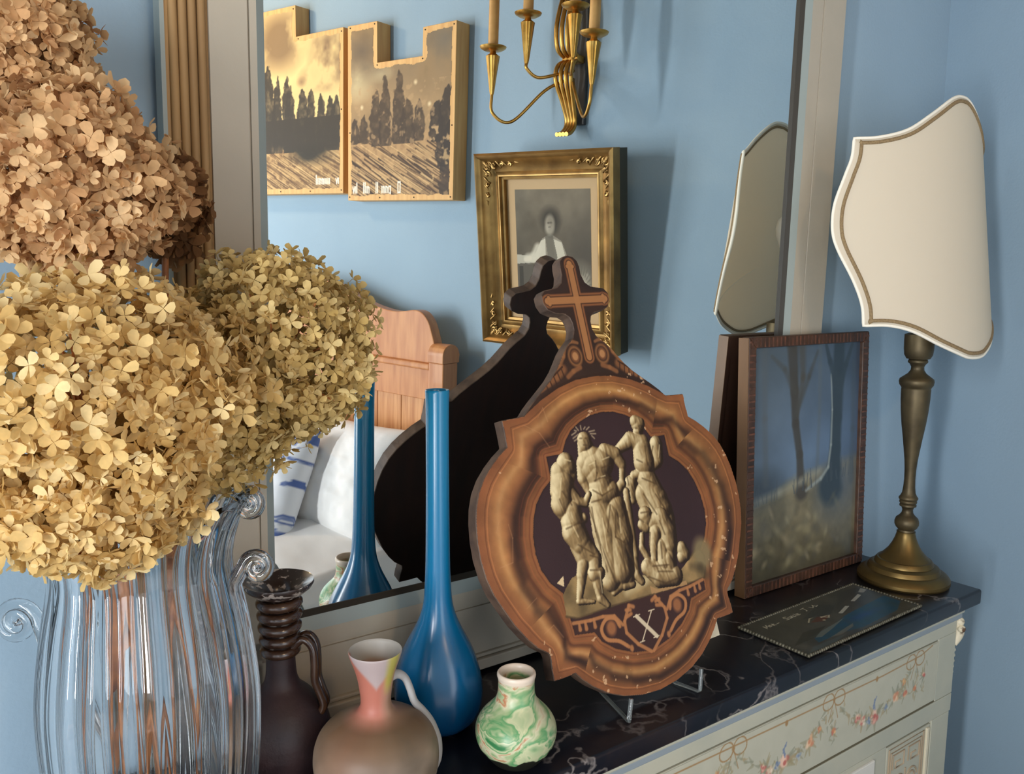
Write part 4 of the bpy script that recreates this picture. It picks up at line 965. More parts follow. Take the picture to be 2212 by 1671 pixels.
# chips and scratches of the old paint
chips = (P.noise(150, 31, 3) > .765) & (P.noise(14, 33, 3) > .50) & mo_ & ~figmask & ~mi
P.blend((206, 168, 128), (chips & (Y < .31))*.75)
eo, _, _ = pdist(X, Y, OUT)
P.blend((198, 158, 120), np.clip(1-eo/.0012, 0, 1)*(P.noise(60, 40, 3) > .52)*.8)
for L_ in ([(-.19, .112), (-.172, .114), (-.166, .14), (-.168, .156)], [(-.166, .062), (-.15, .07)], [(-.12, .262), (-.10, .25), (-.09, .232)], [(-.135, -.012), (-.118, -.015)], [(-.15, .03), (-.135, .036), (-.125, .02)], [(-.185, .15), (-.18, .16)], [(-.098, .268), (-.088, .279), (-.085, .262)]):
    P.line(L_, [.0003+.0004*((i_*7) % 3)/2 for i_ in range(len(L_))], (190, 140, 98), .35, .9)
P.poly([(-.119, .079), (-.108, .085), (-.110, .073)], (216, 190, 146), .95)
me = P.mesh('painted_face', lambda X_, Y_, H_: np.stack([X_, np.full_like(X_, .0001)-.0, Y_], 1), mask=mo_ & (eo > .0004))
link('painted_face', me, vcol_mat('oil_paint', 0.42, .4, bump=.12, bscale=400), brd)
MB().box(.112, .134, .0176, .0182, -.047, -.026).obj('paper_label', pmat('cream_paper', (206, 196, 170), .8), brd)

std = thing('plate_stand', 'clear plastic plate stand under the cross-topped board', 'stand', (0.69, -0.15, 0))
m_clear, nt, b = newmat('clear_plastic'); b.inputs['Base Color'].default_value = (.82, .88, .86, 1); b.inputs['Transmission Weight'].default_value = .95; b.inputs['Roughness'].default_value = .06; b.inputs['IOR'].default_value = 1.46
def so(L): return [(x-.69, y+.15, z) for x, y, z in L]
MB().tube(so([(.664, -.10, .0026), (.6547, -.1446, .0026), (.6345, -.2140, .0026), (.6325, -.2175, .0040), (.6335, -.2170, .0085), (.6400, -.2125, .0235), (.6405, -.2120, .0260)]), .0026, 8).obj('foot', m_clear, std, smooth=60)
MB().tube(so([(.752, -.10, .0026), (.7462, -.1826, .0026), (.7530, -.2130, .0026), (.7545, -.2145, .0040), (.7560, -.2135, .0090), (.7625, -.2085, .0245), (.7628, -.2082, .0265)]), .0024, 8).obj('foot', m_clear, std, smooth=60)
MB().tube(so([(.664, -.10, .0026), (.664, -.0900, .0030), (.700, -.0880, .0030), (.752, -.0900, .0030), (.752, -.10, .0026)]), .0024, 8).obj('cross_bar', m_clear, std, smooth=60)
MB().tube(so([(.708, -.0880, .0040), (.706, -.0900, .060), (.704, -.0900, .110), (.704, -.0930, .1500)]), .0026, 8).obj('back_rest', m_clear, std, smooth=60)

# ------------------------------------------------------------------ ribbed crystal vase
cv = thing('crystal_vase', 'large ribbed clear crystal vase with scroll handles holding dried hydrangeas', 'vase', (0.147, -0.130, 0))
m_gl, nt, b = newmat('clear_crystal')
b.inputs['Base Color'].default_value = (.97, .98, .98, 1); b.inputs['Transmission Weight'].default_value = 1.0; b.inputs['Roughness'].default_value = 0.015; b.inputs['IOR'].default_value = 1.50
vp = [(.055, 0), (.066, .003), (.073, .020), (.0795, .060), (.0840, .110), (.0850, .150), (.0825, .180), (.0775, .215), (.0725, .240), (.0700, .258), (.0715, .275), (.0770, .292), (.0860, .306)]
pr_ = np.array([[np.interp(t, range(len(vp)), [q[0] for q in vp]), np.interp(t, range(len(vp)), [q[1] for q in vp])] for t in np.linspace(0, len(vp)-1, 70)])
for _ in range(4): pr_[1:-1] = (pr_[:-2]+2*pr_[1:-1]+pr_[2:])/4
NRB = 22
def vr(r, z, a):
    q = max(0, min(1, z/.02)); fl = max(0, (z-.265)/.04)
    return r*(1+.026*q*math.cos(NRB*(a+.25*max(0, z-.2)))+.06*fl*math.cos(2*(a+.55)))
outp = [tuple(p) for p in pr_]
inp = [(max(r-.0070, .002), z) for r, z in outp[::-1] if z > .022]
seg = 160; v = []; f = []
rings = [(r, z, True) for r, z in outp]+[(outp[-1][0]-.0035, outp[-1][1]+.0022, True)]+[(r, z, False) for r, z in inp]+[(.001, .022, False)]
for r, z, o_ in rings:
    for k in range(seg):
        a = 2*math.pi*k/seg
        rr = vr(r, z, a) if o_ else r*(1+.06*max(0, (z-.265)/.04)*math.cos(2*(a+.55)))
        zz = z+(max(0, (z-.265)/.04)*.014*math.cos(2*(a+.55)) if z > .265 else 0)
        v.append((rr*math.cos(a), rr*math.sin(a), zz))
for i in range(len(rings)-1):
    for k in range(seg):
        k2 = (k+1) % seg; f.append((i*seg+k, i*seg+k2, (i+1)*seg+k2, (i+1)*seg+k))
f.append(tuple(range(seg-1, -1, -1))); f.append(tuple((len(rings)-1)*seg+k for k in range(seg)))
me = bpy.data.meshes.new('vase_body'); me.from_pydata(v, [], f); me.update()
link('vase_body', me, m_gl, cv); smooth_by_angle(me, 50)
def scroll(name, az, zc, rr, dist, strand=True):
    """applied glass scroll: a snail of glass beside the wall with a rope running down"""
    c, s_ = math.cos(az), math.sin(az)
    pts = []; rad = []
    for i in range(56):
        t_ = i/55; a = math.pi*.95-t_*math.pi*4.2; q = (rr-.0052)*(1-.86*t_)
        pts.append((dist+q*math.cos(a), .002*t_, zc+q*math.sin(a))); rad.append(.0056-.0010*t_)
    if strand:
        dn = []
        for i in range(26):
            z = .012+(zc-rr*.9-.012)*i/25; rz = float(np.interp(z, [p[1] for p in outp], [p[0] for p in outp]))+.0045
            dn.append((rz, 0, z))
        pts = dn+[(dist-rr*.93, 0, zc-rr*.35)]+pts; rad = [.0062]*(len(dn)+1)+rad
    else:
        pts = [(dist-rr*1.3, 0, zc-rr*1.2), (dist-rr*1.05, 0, zc-rr*.5)]+pts; rad = [.004, .005]+rad
    mb = MB().tube([(x*c-y*s_, x*s_+y*c, z) for x, y, z in pts], rad, 10)
    mb.obj(name, m_gl, cv, smooth=60)
vright = math.atan2(-.5854, .8107)   # towards the right of the picture
scroll('scroll_handle', vright, .2580, .0165, .0960)
scroll('scroll_handle', vright+math.pi, .2080, .0225, .1090)
scroll('rim_curl', vright, .3120, .0165, .0900, False)

# ------------------------------------------------------------------ dried hydrangea heads
def petal(rs, cup, L=1.0, wid=.42):
    """rounded petal along +x, 9 triangles"""
    o = []
    for a in np.linspace(-1, 1, 7):
        ang_ = a*2.5
        x = L*(.58+.42*math.cos(ang_)); y = wid*math.sin(ang_)*(1 if abs(ang_) < 1.6 else .8)
        o.append((x, y, cup*x*x*.5+.14*abs(y)+rs.gauss(0, .02)))
    base = (.02, 0, 0); mid = (.58*L, 0, cup*.17-.05)
    v = [base, mid]+o
    f = [(1, i+2, i+3) for i in range(6)]+[(0, 2, 1), (0, 1, 8)]
    return v, f
def floret_mesh(name, seed, mat, cup, wd=(.36, .45)):
    rs = random.Random(seed); V = []; F = []
    n = 4
    for k in range(n):
        a = 2*math.pi*k/n+rs.gauss(0, .12); v, f = petal(rs, cup+rs.gauss(0, .14), rs.uniform(.88, 1.08), rs.uniform(*wd))
        tl = rs.gauss(.12, .14); off = len(V)
        for x, y, z in v:
            y2 = y*math.cos(tl)-z*math.sin(tl)*.3; z2 = z+y*math.sin(tl)
            V.append((x*math.cos(a)-y2*math.sin(a), x*math.sin(a)+y2*math.cos(a), z2+.03*(k % 2)))
        F += [tuple(i+off for i in q) for q in f]
    off = len(V)   # short pedicel
    V += [(.05, 0, -.05), (-.03, .04, -.05), (-.03, -.04, -.05), (0, 0, -.9)]
    F += [(off, off+1, off+3), (off+1, off+2, off+3), (off+2, off, off+3), (off, off+2, off+1)]
    me = bpy.data.meshes.new(name); me.from_pydata(V, [], F); me.update()
    me.polygons.foreach_set('use_smooth', np.ones(len(me.polygons), bool))
    me.materials.append(mat)
    return me
def petal_mat(name, ca, cb, cc):
    m, nt, b = newmat(name); N = nt.nodes; L = nt.links
    oi = N.new('ShaderNodeObjectInfo'); at = N.new('ShaderNodeAttribute'); at.attribute_name = 'Var'
    ad = N.new('ShaderNodeMath'); ad.operation = 'ADD'; L.new(oi.outputs['Random'], ad.inputs[0]); L.new(at.outputs['Fac'], ad.inputs[1])
    fr = N.new('ShaderNodeMath'); fr.operation = 'FRACT'; L.new(ad.outputs[0], fr.inputs[0])
    r = N.new('ShaderNodeValToRGB'); r.color_ramp.elements[0].color = lin(ca); r.color_ramp.elements[1].color = lin(cc)
    e = r.color_ramp.elements.new(.45); e.color = lin(cb)
    L.new(fr.outputs[0], r.inputs['Fac'])
    tc = N.new('ShaderNodeTexCoord'); nz = N.new('ShaderNodeTexNoise'); nz.inputs['Scale'].default_value = 2.5
    L.new(tc.outputs['Object'], nz.inputs['Vector'])
    mp = N.new('ShaderNodeMapRange'); mp.inputs[3].default_value = .8; mp.inputs[4].default_value = 1.15; L.new(nz.outputs['Fac'], mp.inputs[0])
    ml = N.new('ShaderNodeVectorMath'); ml.operation = 'SCALE'; L.new(r.outputs['Color'], ml.inputs[0]); L.new(mp.outputs[0], ml.inputs['Scale'])
    L.new(ml.outputs[0], b.inputs['Base Color']); b.inputs['Roughness'].default_value = .75; b.inputs['Specular IOR Level'].default_value = .25
    tr = N.new('ShaderNodeBsdfTranslucent'); L.new(ml.outputs[0], tr.inputs['Color'])
    mx = N.new('ShaderNodeMixShader'); mx.inputs[0].default_value = .36
    L.new(b.outputs[0], mx.inputs[1]); L.new(tr.outputs[0], mx.inputs[2]); L.new(mx.outputs[0], N['Material Output'].inputs[0])
    return m
m_yel = petal_mat('straw_yellow_petals', (210, 174, 108), (232, 202, 138), (244, 222, 168))
m_olv = petal_mat('olive_straw_petals', (182, 152, 90), (212, 184, 120), (234, 210, 150))
m_tan = petal_mat('tan_petals', (190, 144, 100), (216, 176, 126), (234, 202, 154))
m_brn = petal_mat('brown_petals', (112, 76, 48), (136, 96, 60), (160, 116, 74))
m_stem = pmat('brown_woody_stem', (176, 112, 62), .6, c2=(136, 84, 48), scale=60)
CAM = np.array([0, -0.86033, 0.5])

def hydrangea(label, c, rad, sq, mat, fr, n, seed, stem_to, key, layers=((1.0, 1.0), (.84, .8)), kinds=(.30, .6, 1.0, .45), wd=(.36, .45)):
    rs = random.Random(seed); c = np.array(c)
    root = thing('dried_hydrangea', label, 'dried flower', tuple(c), group=None)
    protos = [floret_mesh(f'floret_{key}', seed*10+i, mat, kinds[i % len(kinds)], wd) for i in range(4)]
    items = []
    for lr, frac in layers:
        m = int(n*frac)
        for i in range(m):
            zc = 1-2*(i+.5)/m; ph = i*2.399963+seed
            d = np.array([math.sqrt(1-zc*zc)*math.cos(ph), math.sqrt(1-zc*zc)*math.sin(ph), zc])
            d += np.array([rs.gauss(0, .07) for _ in range(3)]); d /= np.linalg.norm(d)
            lump = 1+.10*math.sin(5*d[0]+seed)*math.sin(4*d[2]+2*seed)+.07*math.sin(9*d[1]+3)*math.cos(7*d[2]+seed)
            p = d*rad*lr*lump*np.array(sq)*(1+rs.gauss(0, .055))
            vis = float(d@((CAM-c)/np.linalg.norm(CAM-c)))
            size = fr*rs.uniform(.62, 1.12)
            nrm = Vector(d)+Vector((rs.gauss(0, .5), rs.gauss(0, .5), rs.gauss(0, .5)))
            q = nrm.to_track_quat('Z', 'Y').to_matrix().to_4x4() @ Matrix.Rotation(rs.uniform(0, 6.28), 4, 'Z')
            items.append((vis+.6*(lr-1), p, size, q, lr))
    items.sort(key=lambda t_: -t_[0])
    first = None
    for k, (vis, p, size, q, lr) in enumerate(items[:298]):
        me = protos[k % 4]
        if k < 4:
            o = bpy.data.objects.new('floret', me)
            if first is None: first = o
        else:
            o = first.copy(); o.data = me
        COL.objects.link(o); o.parent = root
        o.matrix_local = Matrix.Translation(Vector(p)) @ q @ Matrix.Scale(size, 4)
    V = []; F = []; A = []
    for k, (vis, p, size, q, lr) in enumerate(items[298:]):
        me = protos[k % 4]; off = len(V); Mx = Matrix.Translation(Vector(p)) @ q @ Matrix.Scale(size, 4)
        V += [tuple(Mx @ v_.co) for v_ in me.vertices]; F += [tuple(i+off for i in pl_.vertices) for pl_ in me.polygons]
        A += [rs.random()]*len(me.vertices)
    if V:
        me = bpy.data.meshes.new('florets_behind'); me.from_pydata(V, [], F); me.update()
        at = me.attributes.new('Var', 'FLOAT', 'POINT'); at.data.foreach_set('value', A)
        o = link('florets_behind', me, mat, root, smooth=True); o['kind'] = 'stuff'
    # stalk with side branches down into the vase
    st = np.array(stem_to)-c
    hv = (c-np.array([.147, -.130, 0]))*np.array([1, 1, 0]); hl = np.linalg.norm(hv); hv = hv/max(hl, 1e-6)*min(hl, .044)
    way = np.array([.147, -.130, .302])+hv-c; way2 = np.array([.147, -.130, .235])+hv*.9-c
    path = spline([(0, 0, -rad*.2) if way[2] < -rad*.5 else (0, 0, rad*.1), tuple(way), tuple(way2), tuple(st)], 26)
    mb = MB().tube(path, .0030, 8)
    for k in range(14):
        i_ = items[(k*13) % min(len(items), 290)][1]
        mb.tube([(0, 0, -rad*.35), tuple(i_*.45+np.array([0, 0, -.008])), tuple(i_*.95)], [.0018, .0012, .0007], 5)
    mb.obj('stem', m_stem, root, smooth=60)
    return root

hydrangea('tan dried hydrangea head at the top left, highest in the crystal vase', (0.070, -0.100, 0.676), .060, (1, 1, 1), m_tan, .0094, 700, 11, (.137, -.12, .06), 'top', kinds=(.5, .9, 1.3, .7), wd=(.44, .52))
hydrangea('large tan brown dried hydrangea head below the topmost one', (0.108, -0.150, 0.5680), .0690, (1, 1, 1), m_tan, .0096, 800, 23, (.155, -.128, .05), 'tan', kinds=(.5, .9, 1.3, .7), wd=(.44, .52))
hydrangea('dark brown dried hydrangea head peeping out behind the tan one', (0.190, -0.078, 0.5600), .034, (1, 1, 1.3), m_brn, .0125, 120, 37, (.165, -.115, .05), 'dark')
hydrangea('biggest straw yellow dried hydrangea head at the left, drooping over the vase rim', (0.1000, -0.185, 0.4090), .1040, (1.1, 1, .86), m_yel, .0108, 1250, 41, (.128, -.14, .05), 'big')
hydrangea('olive yellow dried hydrangea head on the right in front of the mirror', (0.2620, -0.1430, 0.4360), .0840, (1.02, .95, .97), m_olv, .0096, 900, 53, (.160, -.138, .06), 'right')
hydrangea('low straw yellow dried hydrangea head hanging over the front of the vase', (0.0980, -0.2180, 0.3380), .0560, (1.25, 1, .8), m_yel, .0106, 460, 67, (.122, -.15, .07), 'low')
hydrangea('olive straw dried hydrangea head wedged between the big one and the right one', (0.2000, -0.1600, 0.3960), .0700, (1.15, 1, 1), m_olv, .0098, 560, 71, (.148, -.148, .06), 'middle')

# ------------------------------------------------------------------ things on the right wall, seen in the mirror
m_pine = pmat('pale_pine_board', (222, 176, 112), 0.6, c2=(206, 156, 94), scale=6, stretch=(12, 12, 1), bump=.05)
m_nail = pmat('dark_nail', (70, 56, 42), .5)
m_print = vcol_mat('sepia_print', 0.55, .3)
def on_wall(s_hi, t, z0):
    """local (a, h, z): a runs along the wall towards the corner, h into the room"""
    p = W(s_hi, t, z0); ax = -WD
    return Matrix(((ax[0], WN[0], 0, p[0]), (ax[1], WN[1], 0, p[1]), (ax[2], WN[2], 1, p[2]), (0, 0, 0, 1)))
CREAM, SEP, DRK = (240, 214, 152), (170, 138, 96), (62, 48, 36)
def castle(label, s_hi, z0, outl, paint_fn, w_, h_, nails):
    r = thing('print_on_boards', label, 'wall picture', group=None); r.matrix_world = on_wall(s_hi, 0.0, z0)
    MB().prism(outl, lambda a, z, h: (a, h, z), 0.001, 0.055).obj('board', m_pine, r, bevel=.001, bseg=1)
    P = Paint(0, w_, 0, h_, .0018, CREAM); paint_fn(P)
    d, _, _ = pdist(P.X, P.Y, outl)
    raw = .015+.012*(P.noise(40, 77, 3)-.5)
    mk = inside(P.X, P.Y, outl) & (d > raw)
    me = P.mesh('sepia_print', lambda X, Y, H: np.stack([X, np.full_like(X, .0554), Y], 1), mask=mk)
    link('sepia_print', me, m_print, r)
    nb = MB()
    for a, z in nails: nb.ball((a, .0555, z), .0022, 6, 4)
    o_ = nb.obj('nails', m_nail, r); o_['kind'] = 'stuff'
    return r
def letters(P, x, y, pat, h=.030, wd=.0022):
    """row of tall blackletter bars: | tall, i short, h hook"""
    for c_ in pat:
        if c_ == ' ': x += .012; continue
        if c_ in '|I': P.line([(x, y), (x, y+h)], wd, (246, 234, 214), .95, .3); x += .0062
        elif c_ == 'i': P.line([(x, y), (x, y+h*.62)], wd*.9, (246, 234, 214), .95, .3); x += .0056
        elif c_ == 'n': P.line([(x, y), (x, y+h*.62), (x+.006, y+h*.52), (x+.006, y)], wd*.9, (246, 234, 214), .95, .3); x += .0118
        elif c_ == 'v': P.line([(x, y+h*.6), (x+.004, y), (x+.008, y+h*.6)], wd*.9, (246, 234, 214), .95, .3); x += .012
        elif c_ == 'g': P.line([(x, y+h*.6), (x, y), (x+.007, y-.002), (x+.008, y+h*.6), (x, y+h*.6)], wd*.9, (246, 234, 214), .95, .3); P.line([(x+.008, y+.01), (x+.007, y-.010), (x, y-.011)], wd*.8, (246, 234, 214), .95, .3); x += .014
        elif c_ == 'O': P.line([(x, y), (x, y+h), (x+.009, y+h), (x+.009, y), (x, y)], wd, (246, 234, 214), .95, .3); x += .016
def furrows(P, x0, x1, ytop, slope, seed, dark):
    r_ = random.Random(seed)
    for k in range(130):
        u = r_.uniform(-.3, 1); y = ytop*r_.uniform(.02, 1)
        xa = x0+(x1-x0)*u; L_ = r_.uniform(.05, .22)
        P.line([(xa, y), (xa+L_, y-L_*slope*r_.uniform(.8, 1.2))], [r_.uniform(.001, .0035), .001], dark, r_.uniform(.5, .95), .4)
    for k in range(60):
        u = r_.uniform(-.2, 1); y = ytop*r_.uniform(.02, 1); xa = x0+(x1-x0)*u; L_ = r_.uniform(.05, .18)
        P.line([(xa, y), (xa+L_, y-L_*slope)], [.0016, .0008], (214, 178, 124), .7, .4)
def tree(P, x, y0, y1, wd, col, al_=.9, seed=0):
    t_ = (P.Y-y0)/(y1-y0); nn_ = vnoise(P.X+x, P.Y, 55.0, 11+seed, 3)-.5
    hw_ = wd*np.clip(1-np.clip(t_, 0, 1)**2.2, 0, 1)**.6*np.clip(t_*5+.5, 0, 1)**.5
    P.blend(col, np.clip((hw_-np.abs(P.X-x+nn_*.022))/.004+.5, 0, 1)*(t_ > 0)*(t_ < 1)*al_*np.clip(.95+.9*nn_, .4, 1))
def paint_r(P):
    n = P.noise(9, 51, 5); n2 = P.noise(60, 52, 3); v = P.Y/.517
    P.c = np.array((150, 122, 86))/255*(.72+.55*n)[..., None]*(1.0+.0*v)[..., None]
    P.blend((244, 224, 170), np.clip(1-np.hypot((P.X-.04)/.09, (P.Y-.345)/.07), 0, 1)*1.0)
    P.blend((244, 224, 170), np.clip(1-np.hypot((P.X-.14)/.06, (P.Y-.36)/.03), 0, 1))
    P.blend((112, 96, 76), np.clip((n-.42)*4, 0, 1)*np.clip((v-.55)*5, 0, 1)*.8)
    P.blend((90, 78, 66), np.clip(1-np.hypot((P.X-.06)/.08, (P.Y-.43)/.06), 0, 1)*.8)
    P.blend((104, 98, 88), np.clip(1-np.hypot((P.X-.39)/.07, (P.Y-.43)/.06), 0, 1)*.8)
    for x, y, r_ in ((.28, .325, .006), (.06, .27, .006), (.335, .262, .006)): P.dot(x, y, r_, r_, (224, 200, 156), .9, .6)
    P.blend((176, 140, 96), np.clip((.20+.03*(n-.5)-P.Y)/.02, 0, 1)); 
    P.blend((130, 100, 68), np.clip((n2-.5)*4, 0, 1)*(P.Y < .21)*.6)
    furrows(P, 0, .42, .17, .50, 5, (58, 40, 28))
    for x, y0, y1, wd in ((.03, .165, .24, .022), (.068, .165, .25, .020), (.118, .155, .32, .024), (.160, .155, .355, .026), (.215, .16, .365, .028), (.250, .16, .285, .030), (.295, .165, .28, .024)): tree(P, x, y0, y1, wd, DRK, .9, 3)
    for x, y0, y1, wd in ((.405, .09, .31, .045), (.365, .16, .27, .030), (.415, .01, .22, .040)): tree(P, x, y0, y1, wd, (50, 40, 33), .92, 4)
    P.blend((212, 176, 122), np.clip((n2-.60)*8, 0, 1)*(P.X > .34)*(P.Y < .2)*.7); P.blend((180, 146, 104), np.clip((n2-.62)*8, 0, 1)*(P.Y > .16)*(P.Y < .33)*.6)
    P.poly([(0, 0), (.42, 0), (.43, .10), (.30, .02)], (84, 60, 40), .35)
    letters(P, .022, .022, 'vi|  I|in  |I inng  O', .030)
def paint_l(P):
    n = P.noise(8, 61, 5); n2 = P.noise(60, 62, 3)
    P.c = np.array((238, 206, 140))/255*(.84+.25*n)[..., None]
    P.blend((104, 78, 58), np.clip((n-.30)*6, 0, 1)*np.clip(1.6-np.hypot((P.X-.49)/.07, (P.Y-.41)/.07), 0, 1)*.85)
    P.blend((120, 92, 66), np.clip((n-.32)*6, 0, 1)*np.clip(1.5-np.hypot((P.X-.45)/.08, (P.Y-.355)/.035), 0, 1)*.8)
    P.blend((116, 90, 64), np.clip((n-.28)*6, 0, 1)*np.clip(1.6-np.hypot((P.X-.25)/.10, (P.Y-.48)/.08), 0, 1)*.8)
    P.blend((150, 120, 84), np.clip(1-np.hypot((P.X-.36)/.03, (P.Y-.345)/.02), 0, 1))
    P.blend((180, 146, 98), (P.Y < .16)*1.0); P.blend((120, 90, 60), np.clip((n2-.48)*4, 0, 1)*(P.Y < .17)*.7)
    furrows(P, 0, .54, .15, .45, 9, (96, 70, 46))
    mm_ = np.clip((P.Y-.150-.02*(P.noise(18, 66, 3)-.5)+.05*np.exp(-((P.X-.40)/.10)**2))/.012, 0, 1)*(P.Y < .235)
    P.blend((62, 54, 42), mm_*np.clip(.75+.6*n2, 0, 1))
    for x, y1, wd in ((.19, .41, .042), (.238, .375, .026), (.285, .370, .026), (.30, .34, .034), (.365, .325, .034), (.405, .322, .026), (.455, .305, .022), (.50, .295, .030), (.525, .295, .030), (.12, .40, .05), (.05, .40, .05)): tree(P, x, .13, y1, wd, (58, 50, 40), .97, 6)
    P.blend((50, 44, 34), np.clip(1-np.hypot((P.X-.40)/.14, (P.Y-.12)/.04), 0, 1)*.9)
    letters(P, .43, .030, '|iinniiiii  vi', .026)
oR = [(0, 0), (.429, 0), (.429, .471), (.305, .468), (.304, .392), (.124, .392), (.122, .507), (-.004, .507)]
castle('right one of two notched wooden boards printed with sepia trees and furrows', 1.677, .661, oR, paint_r, .429, .507,
       [(.008, .50), (.112, .50), (.124, .385), (.306, .385), (.314, .46), (.420, .462), (.420, .20), (.008, .20), (.008, .01), (.14, .008), (.28, .008), (.420, .008)])
oL = [(0, 0), (.556, 0), (.556, .486), (.333, .484), (.331, .578), (0, .578)]
castle('left one of two notched wooden boards printed with a dark row of cypresses', 2.256, .683, oL, paint_l, .556, .578,
       [(.548, .475), (.345, .476), (.322, .568), (.548, .25), (.548, .01), (.40, .008), (.25, .008)])

# brass wall sconce
S0 = .885
sc_ = thing('wall_sconce', 'brass wall sconce with curved arms and four candles above the gilt frame', 'sconce'); sc_.matrix_world = on_wall(S0, 0.0, .90)
m_br2 = pmat('polished_brass', (206, 162, 86), 0.34, 0.9, c2=(178, 130, 58), scale=30)
m_cand = pmat('golden_candle', (206, 158, 92), 0.45, c2=(186, 136, 72), scale=20)
MB().box(-.030, .030, .001, .014, -.055, .36).obj('backplate', pmat('dark_backplate', (58, 58, 58), .5), sc_, bevel=.003)
for i, k in enumerate((-1.5, -.5, .5, 1.5)):
    lo_ = spline([(k*.0105, .030, .098), (k*.0150, .062, .080), (k*.0150, .068, .045), (k*.0110, .046, .000), (k*.0085, .028, -.040), (k*.0085, .030, -.062), (k*.0090, .048, -.078), (k*.0095, .066, -.083)], 40)
    MB().tube(lo_, .0056, 8).obj('lower_reed', m_br2, sc_, smooth=60)
    up_ = spline([(k*.0105, .030, .100), (k*.0150, .064, .118), (k*.0160, .072, .165), (k*.0150, .060, .22), (k*.0130, .034, .29), (k*.012, .024, .34)], 36)
    MB().tube(up_, .0056, 8).obj('upper_reed', m_br2, sc_, smooth=60)
MB().box(-.024, .024, .014, .044, .090, .108).obj('clip_band', m_br2, sc_, bevel=.003)
def arm(a, t, zpan, zc, zmin):
    sg = 1 if a > 0 else -1
    p = spline([(sg*.010, .040, .050 if abs(a) > .1 else .070), (a*.30, .040+(t-.04)*.35, .020 if abs(a) > .1 else .058), (a*.72, .04+(t-.04)*.75, zmin), (a*.97, t, zmin+.018), (a, t, zc)], 40)
    mb = MB().tube(p, .0040, 8); o_ = mb.obj('arm', m_br2, sc_, smooth=60)
    cup = [(.0045, zc-.004), (.0060, zc+.004), (.0110, zc+.045), (.0160, zpan-.020), (.0165, zpan-.016), (.0080, zpan-.010), (.0065, zpan-.004)]
    MB().lathe(cup, 32, (a, t), lambda r, z, an: r*(1+.06*math.cos(12*an))).obj('candle_cup', m_br2, sc_, smooth=50)
    pan = [(.0065, zpan-.005), (.0220, zpan-.003), (.0310, zpan+.002), (.0330, zpan+.006), (.0315, zpan+.007), (.0150, zpan+.003)]
    MB().lathe(pan, 36, (a, t)).obj('drip_pan', m_br2, sc_, smooth=50)
    MB().lathe([(.0125, zpan+.003), (.0125, zpan+.25)], 20, (a, t)).obj('candle', m_cand, sc_, smooth=40)
arm(-.145, .165, .112, .010, -.056); arm(.145, .165, .112, .010, -.056)
arm(-.068, .130, .188, .082, .048); arm(.068, .130, .188, .082, .048)

# gilt frame with an engraving, hung leaning forward
GW, GH = .412, .488
LEAN = .060/.488
gf = thing('gilt_frame', 'deep gilded frame holding a grey engraving of a bearded man at a desk', 'picture frame')
Mg = on_wall(1.097, .060, .288); gf.matrix_world = Mg @ Matrix(((1, 0, 0, 0), (0, 1, LEAN, 0), (0, 0, 1, 0), (0, 0, 0, 1)))
gf.matrix_world = Mg @ Matrix.Rotation(-math.atan(LEAN), 4, 'X')
m_gold = pmat('burnished_gold_leaf', (172, 136, 80), 0.36, 0.75, c2=(108, 80, 44), scale=16, lo=.3, hi=.75, bump=.1, bscale=90)
m_gside = pmat('dark_green_frame_side', (58, 54, 40), .6)
prof_g = [(0, .0), (0, .030), (.006, .034), (.012, .030), (.016, .022), (.030, .006), (.046, .000), (.052, .004), (.058, .004), (.060, -.004), (.066, -.006), (.066, -.018)]
def rail(A, B, inn):
    """mitred moulding from A to B; inn = inward unit direction"""
    v = []; f = []
    dx, dz = B[0]-A[0], B[1]-A[1]; l = math.hypot(dx, dz); ex, ez = dx/l, dz/l
    for d, h in prof_g:
        v.append((A[0]+inn[0]*d+ex*d, h, A[1]+inn[1]*d+ez*d)); v.append((B[0]+inn[0]*d-ex*d, h, B[1]+inn[1]*d-ez*d))
    for i in range(len(prof_g)-1): f.append((2*i, 2*i+1, 2*i+3, 2*i+2))
    return MB().add(v, f)
for nm, A, B, i_ in (('frame_rail', (0, 0), (GW, 0), (0, 1)), ('frame_rail', (GW, GH), (0, GH), (0, -1)), ('frame_stile', (0, GH), (0, 0), (1, 0)), ('frame_stile', (GW, 0), (GW, GH), (-1, 0))):
    rail(A, B, i_).obj(nm, m_gold, gf, smooth=35)
fs = MB()
for q in ((0.001, .012, 0.001, GH-.001), (GW-.012, GW-.001, 0.001, GH-.001), (.012, GW-.012, .001, .012), (.012, GW-.012, GH-.012, GH-.001)): fs.box(q[0], q[1], -.036, 0, q[2], q[3])
fs.box(.012, GW-.012, -.036, -.025, .012, GH-.012)
fs.obj('frame_side', m_gside, gf)
